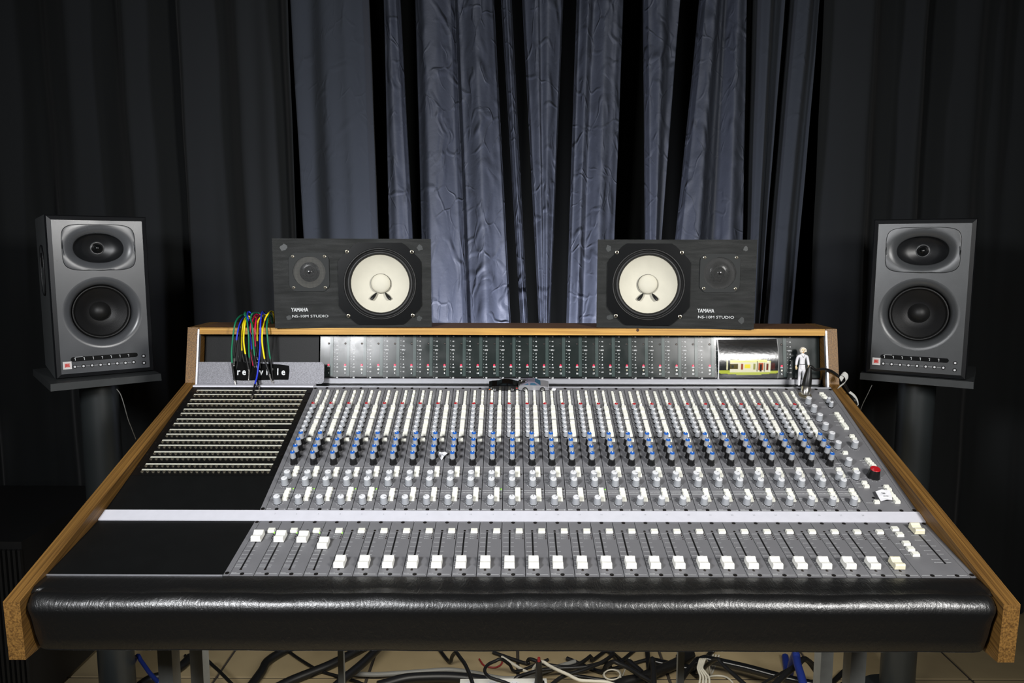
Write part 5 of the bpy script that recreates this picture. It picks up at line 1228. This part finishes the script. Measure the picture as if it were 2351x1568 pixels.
fcable([(1080, 920), (1160, 870), (1300, 830), (1400, 770), (1470, 700)], .014, 'cable_black', 'thick black cable behind the left pair of legs', org=(0, 1300))
fcable([(1600, 730), (1680, 800), (1760, 880), (1830, 950)], .005, 'cable_black', 'thin black cable curling from the left legs to the right', org=(0, 1300), lift=.05)
# power strips
def strip_box(px, py, w_, d_, h_, label, rz=0):
    p = fl(px, py, h_); t = thing('power_strip', label, 'power strip', (p.x, p.y, 0), rz)
    mb = MB().box((-w_ / 2, -d_ / 2, 0), (w_ / 2, d_ / 2, h_), 'power', .003); put('housing', mb.mesh('housing'), t, local=Matrix.Identity(4))
    for k in range(4):
        s_ = MB().lathe([(.018, 0), (.018, .001), (.015, .001)], 'power', 16, mcap='knob_pale'); 
        for a in (-.006, .006): s_.box((a - .0015, -.003, .001), (a + .0015, .003, .0012), 'dark_slot')
        put('socket', s_.mesh('socket'), t, local=Matrix.Translation((-w_ / 2 + w_ * (k + .5) / 4, 0, h_)))
    put('switch', MB().box((w_ / 2 - .03, -.01, h_), (w_ / 2 - .01, .01, h_ + .004), 'tire', .001).mesh('switch'), t, local=Matrix.Identity(4))
strip_box(1156, 1570, .26, .06, .04, 'white power strip on the tiles in the middle of the cables', .02)
strip_box(968, 1580, .14, .05, .04, 'short white power strip left of the other, just showing at the bottom', -.05)
pg = fl(1237, 1548, .07); jk = thing('jack_plug', 'upright black plug with red end right of the power strip', 'plug', (pg.x, pg.y, 0))
put('plug_body', MB().lathe([(.016, 0), (.016, .02), (.012, .05), (.008, .11)], 'cable_black', 14, pg - Vector((0, 0, pg.z))).mesh('plug_body'), jk)
put('plug_end', MB().lathe([(.005, .11), (.004, .122)], 'dim_red', 10, pg - Vector((0, 0, pg.z))).mesh('plug_end'), jk)
# black ribbed case on the floor at the left
cs = thing('equipment_case', 'black equipment case with ribbed front on the floor at the left', 'case', (-1.64, 2.25, 0))
put('housing', MB().box((-1.95, 2.0, .012), (-1.34, 2.5, .50), 'case', .002).mesh('housing'), cs)
for k in range(44):
    x = -1.94 + k * .0138; put('rib', MB().box((x, 1.990, .03), (x + .007, 2.0, .48), 'case').mesh('rib'), cs)
for x in (-1.92, -1.37):
    for y in (2.03, 2.47): put('foot', MB().lathe([(.015, 0), (.015, .013)], 'rubber', 12, (x, y, 0)).mesh('foot'), cs)
# rolled sheet
rl = MB(); n = 40; RX, RY = 1.125, 1.862
for rr_, s_ in ((.075, 1), (.070, -1)):
    v = [(-RX + xx, RY + rr_ * math.cos(2 * PI * k / n), .075 + rr_ * math.sin(2 * PI * k / n)) for xx in (-.06, .062) for k in range(n)]
    rl.add(v, [(k, (k + 1) % n, n + (k + 1) % n, n + k)[::s_] for k in range(n)], 'roll' if s_ > 0 else 'power', True)
for xx in (-.06, .062):
    v = [(-RX + xx, RY + r_ * math.cos(2 * PI * k / n), .075 + r_ * math.sin(2 * PI * k / n)) for r_ in (.075, .070) for k in range(n)]
    rl.add(v, [(k, (k + 1) % n, n + (k + 1) % n, n + k) for k in range(n)], 'power')
MT['roll'] = mat('grey_roll', (110, 112, 112), .5)
tag(put('pipe_roll', rl.mesh('pipe_roll')), 'grey tube with a white rim lying on the floor before the left stand', 'tube')
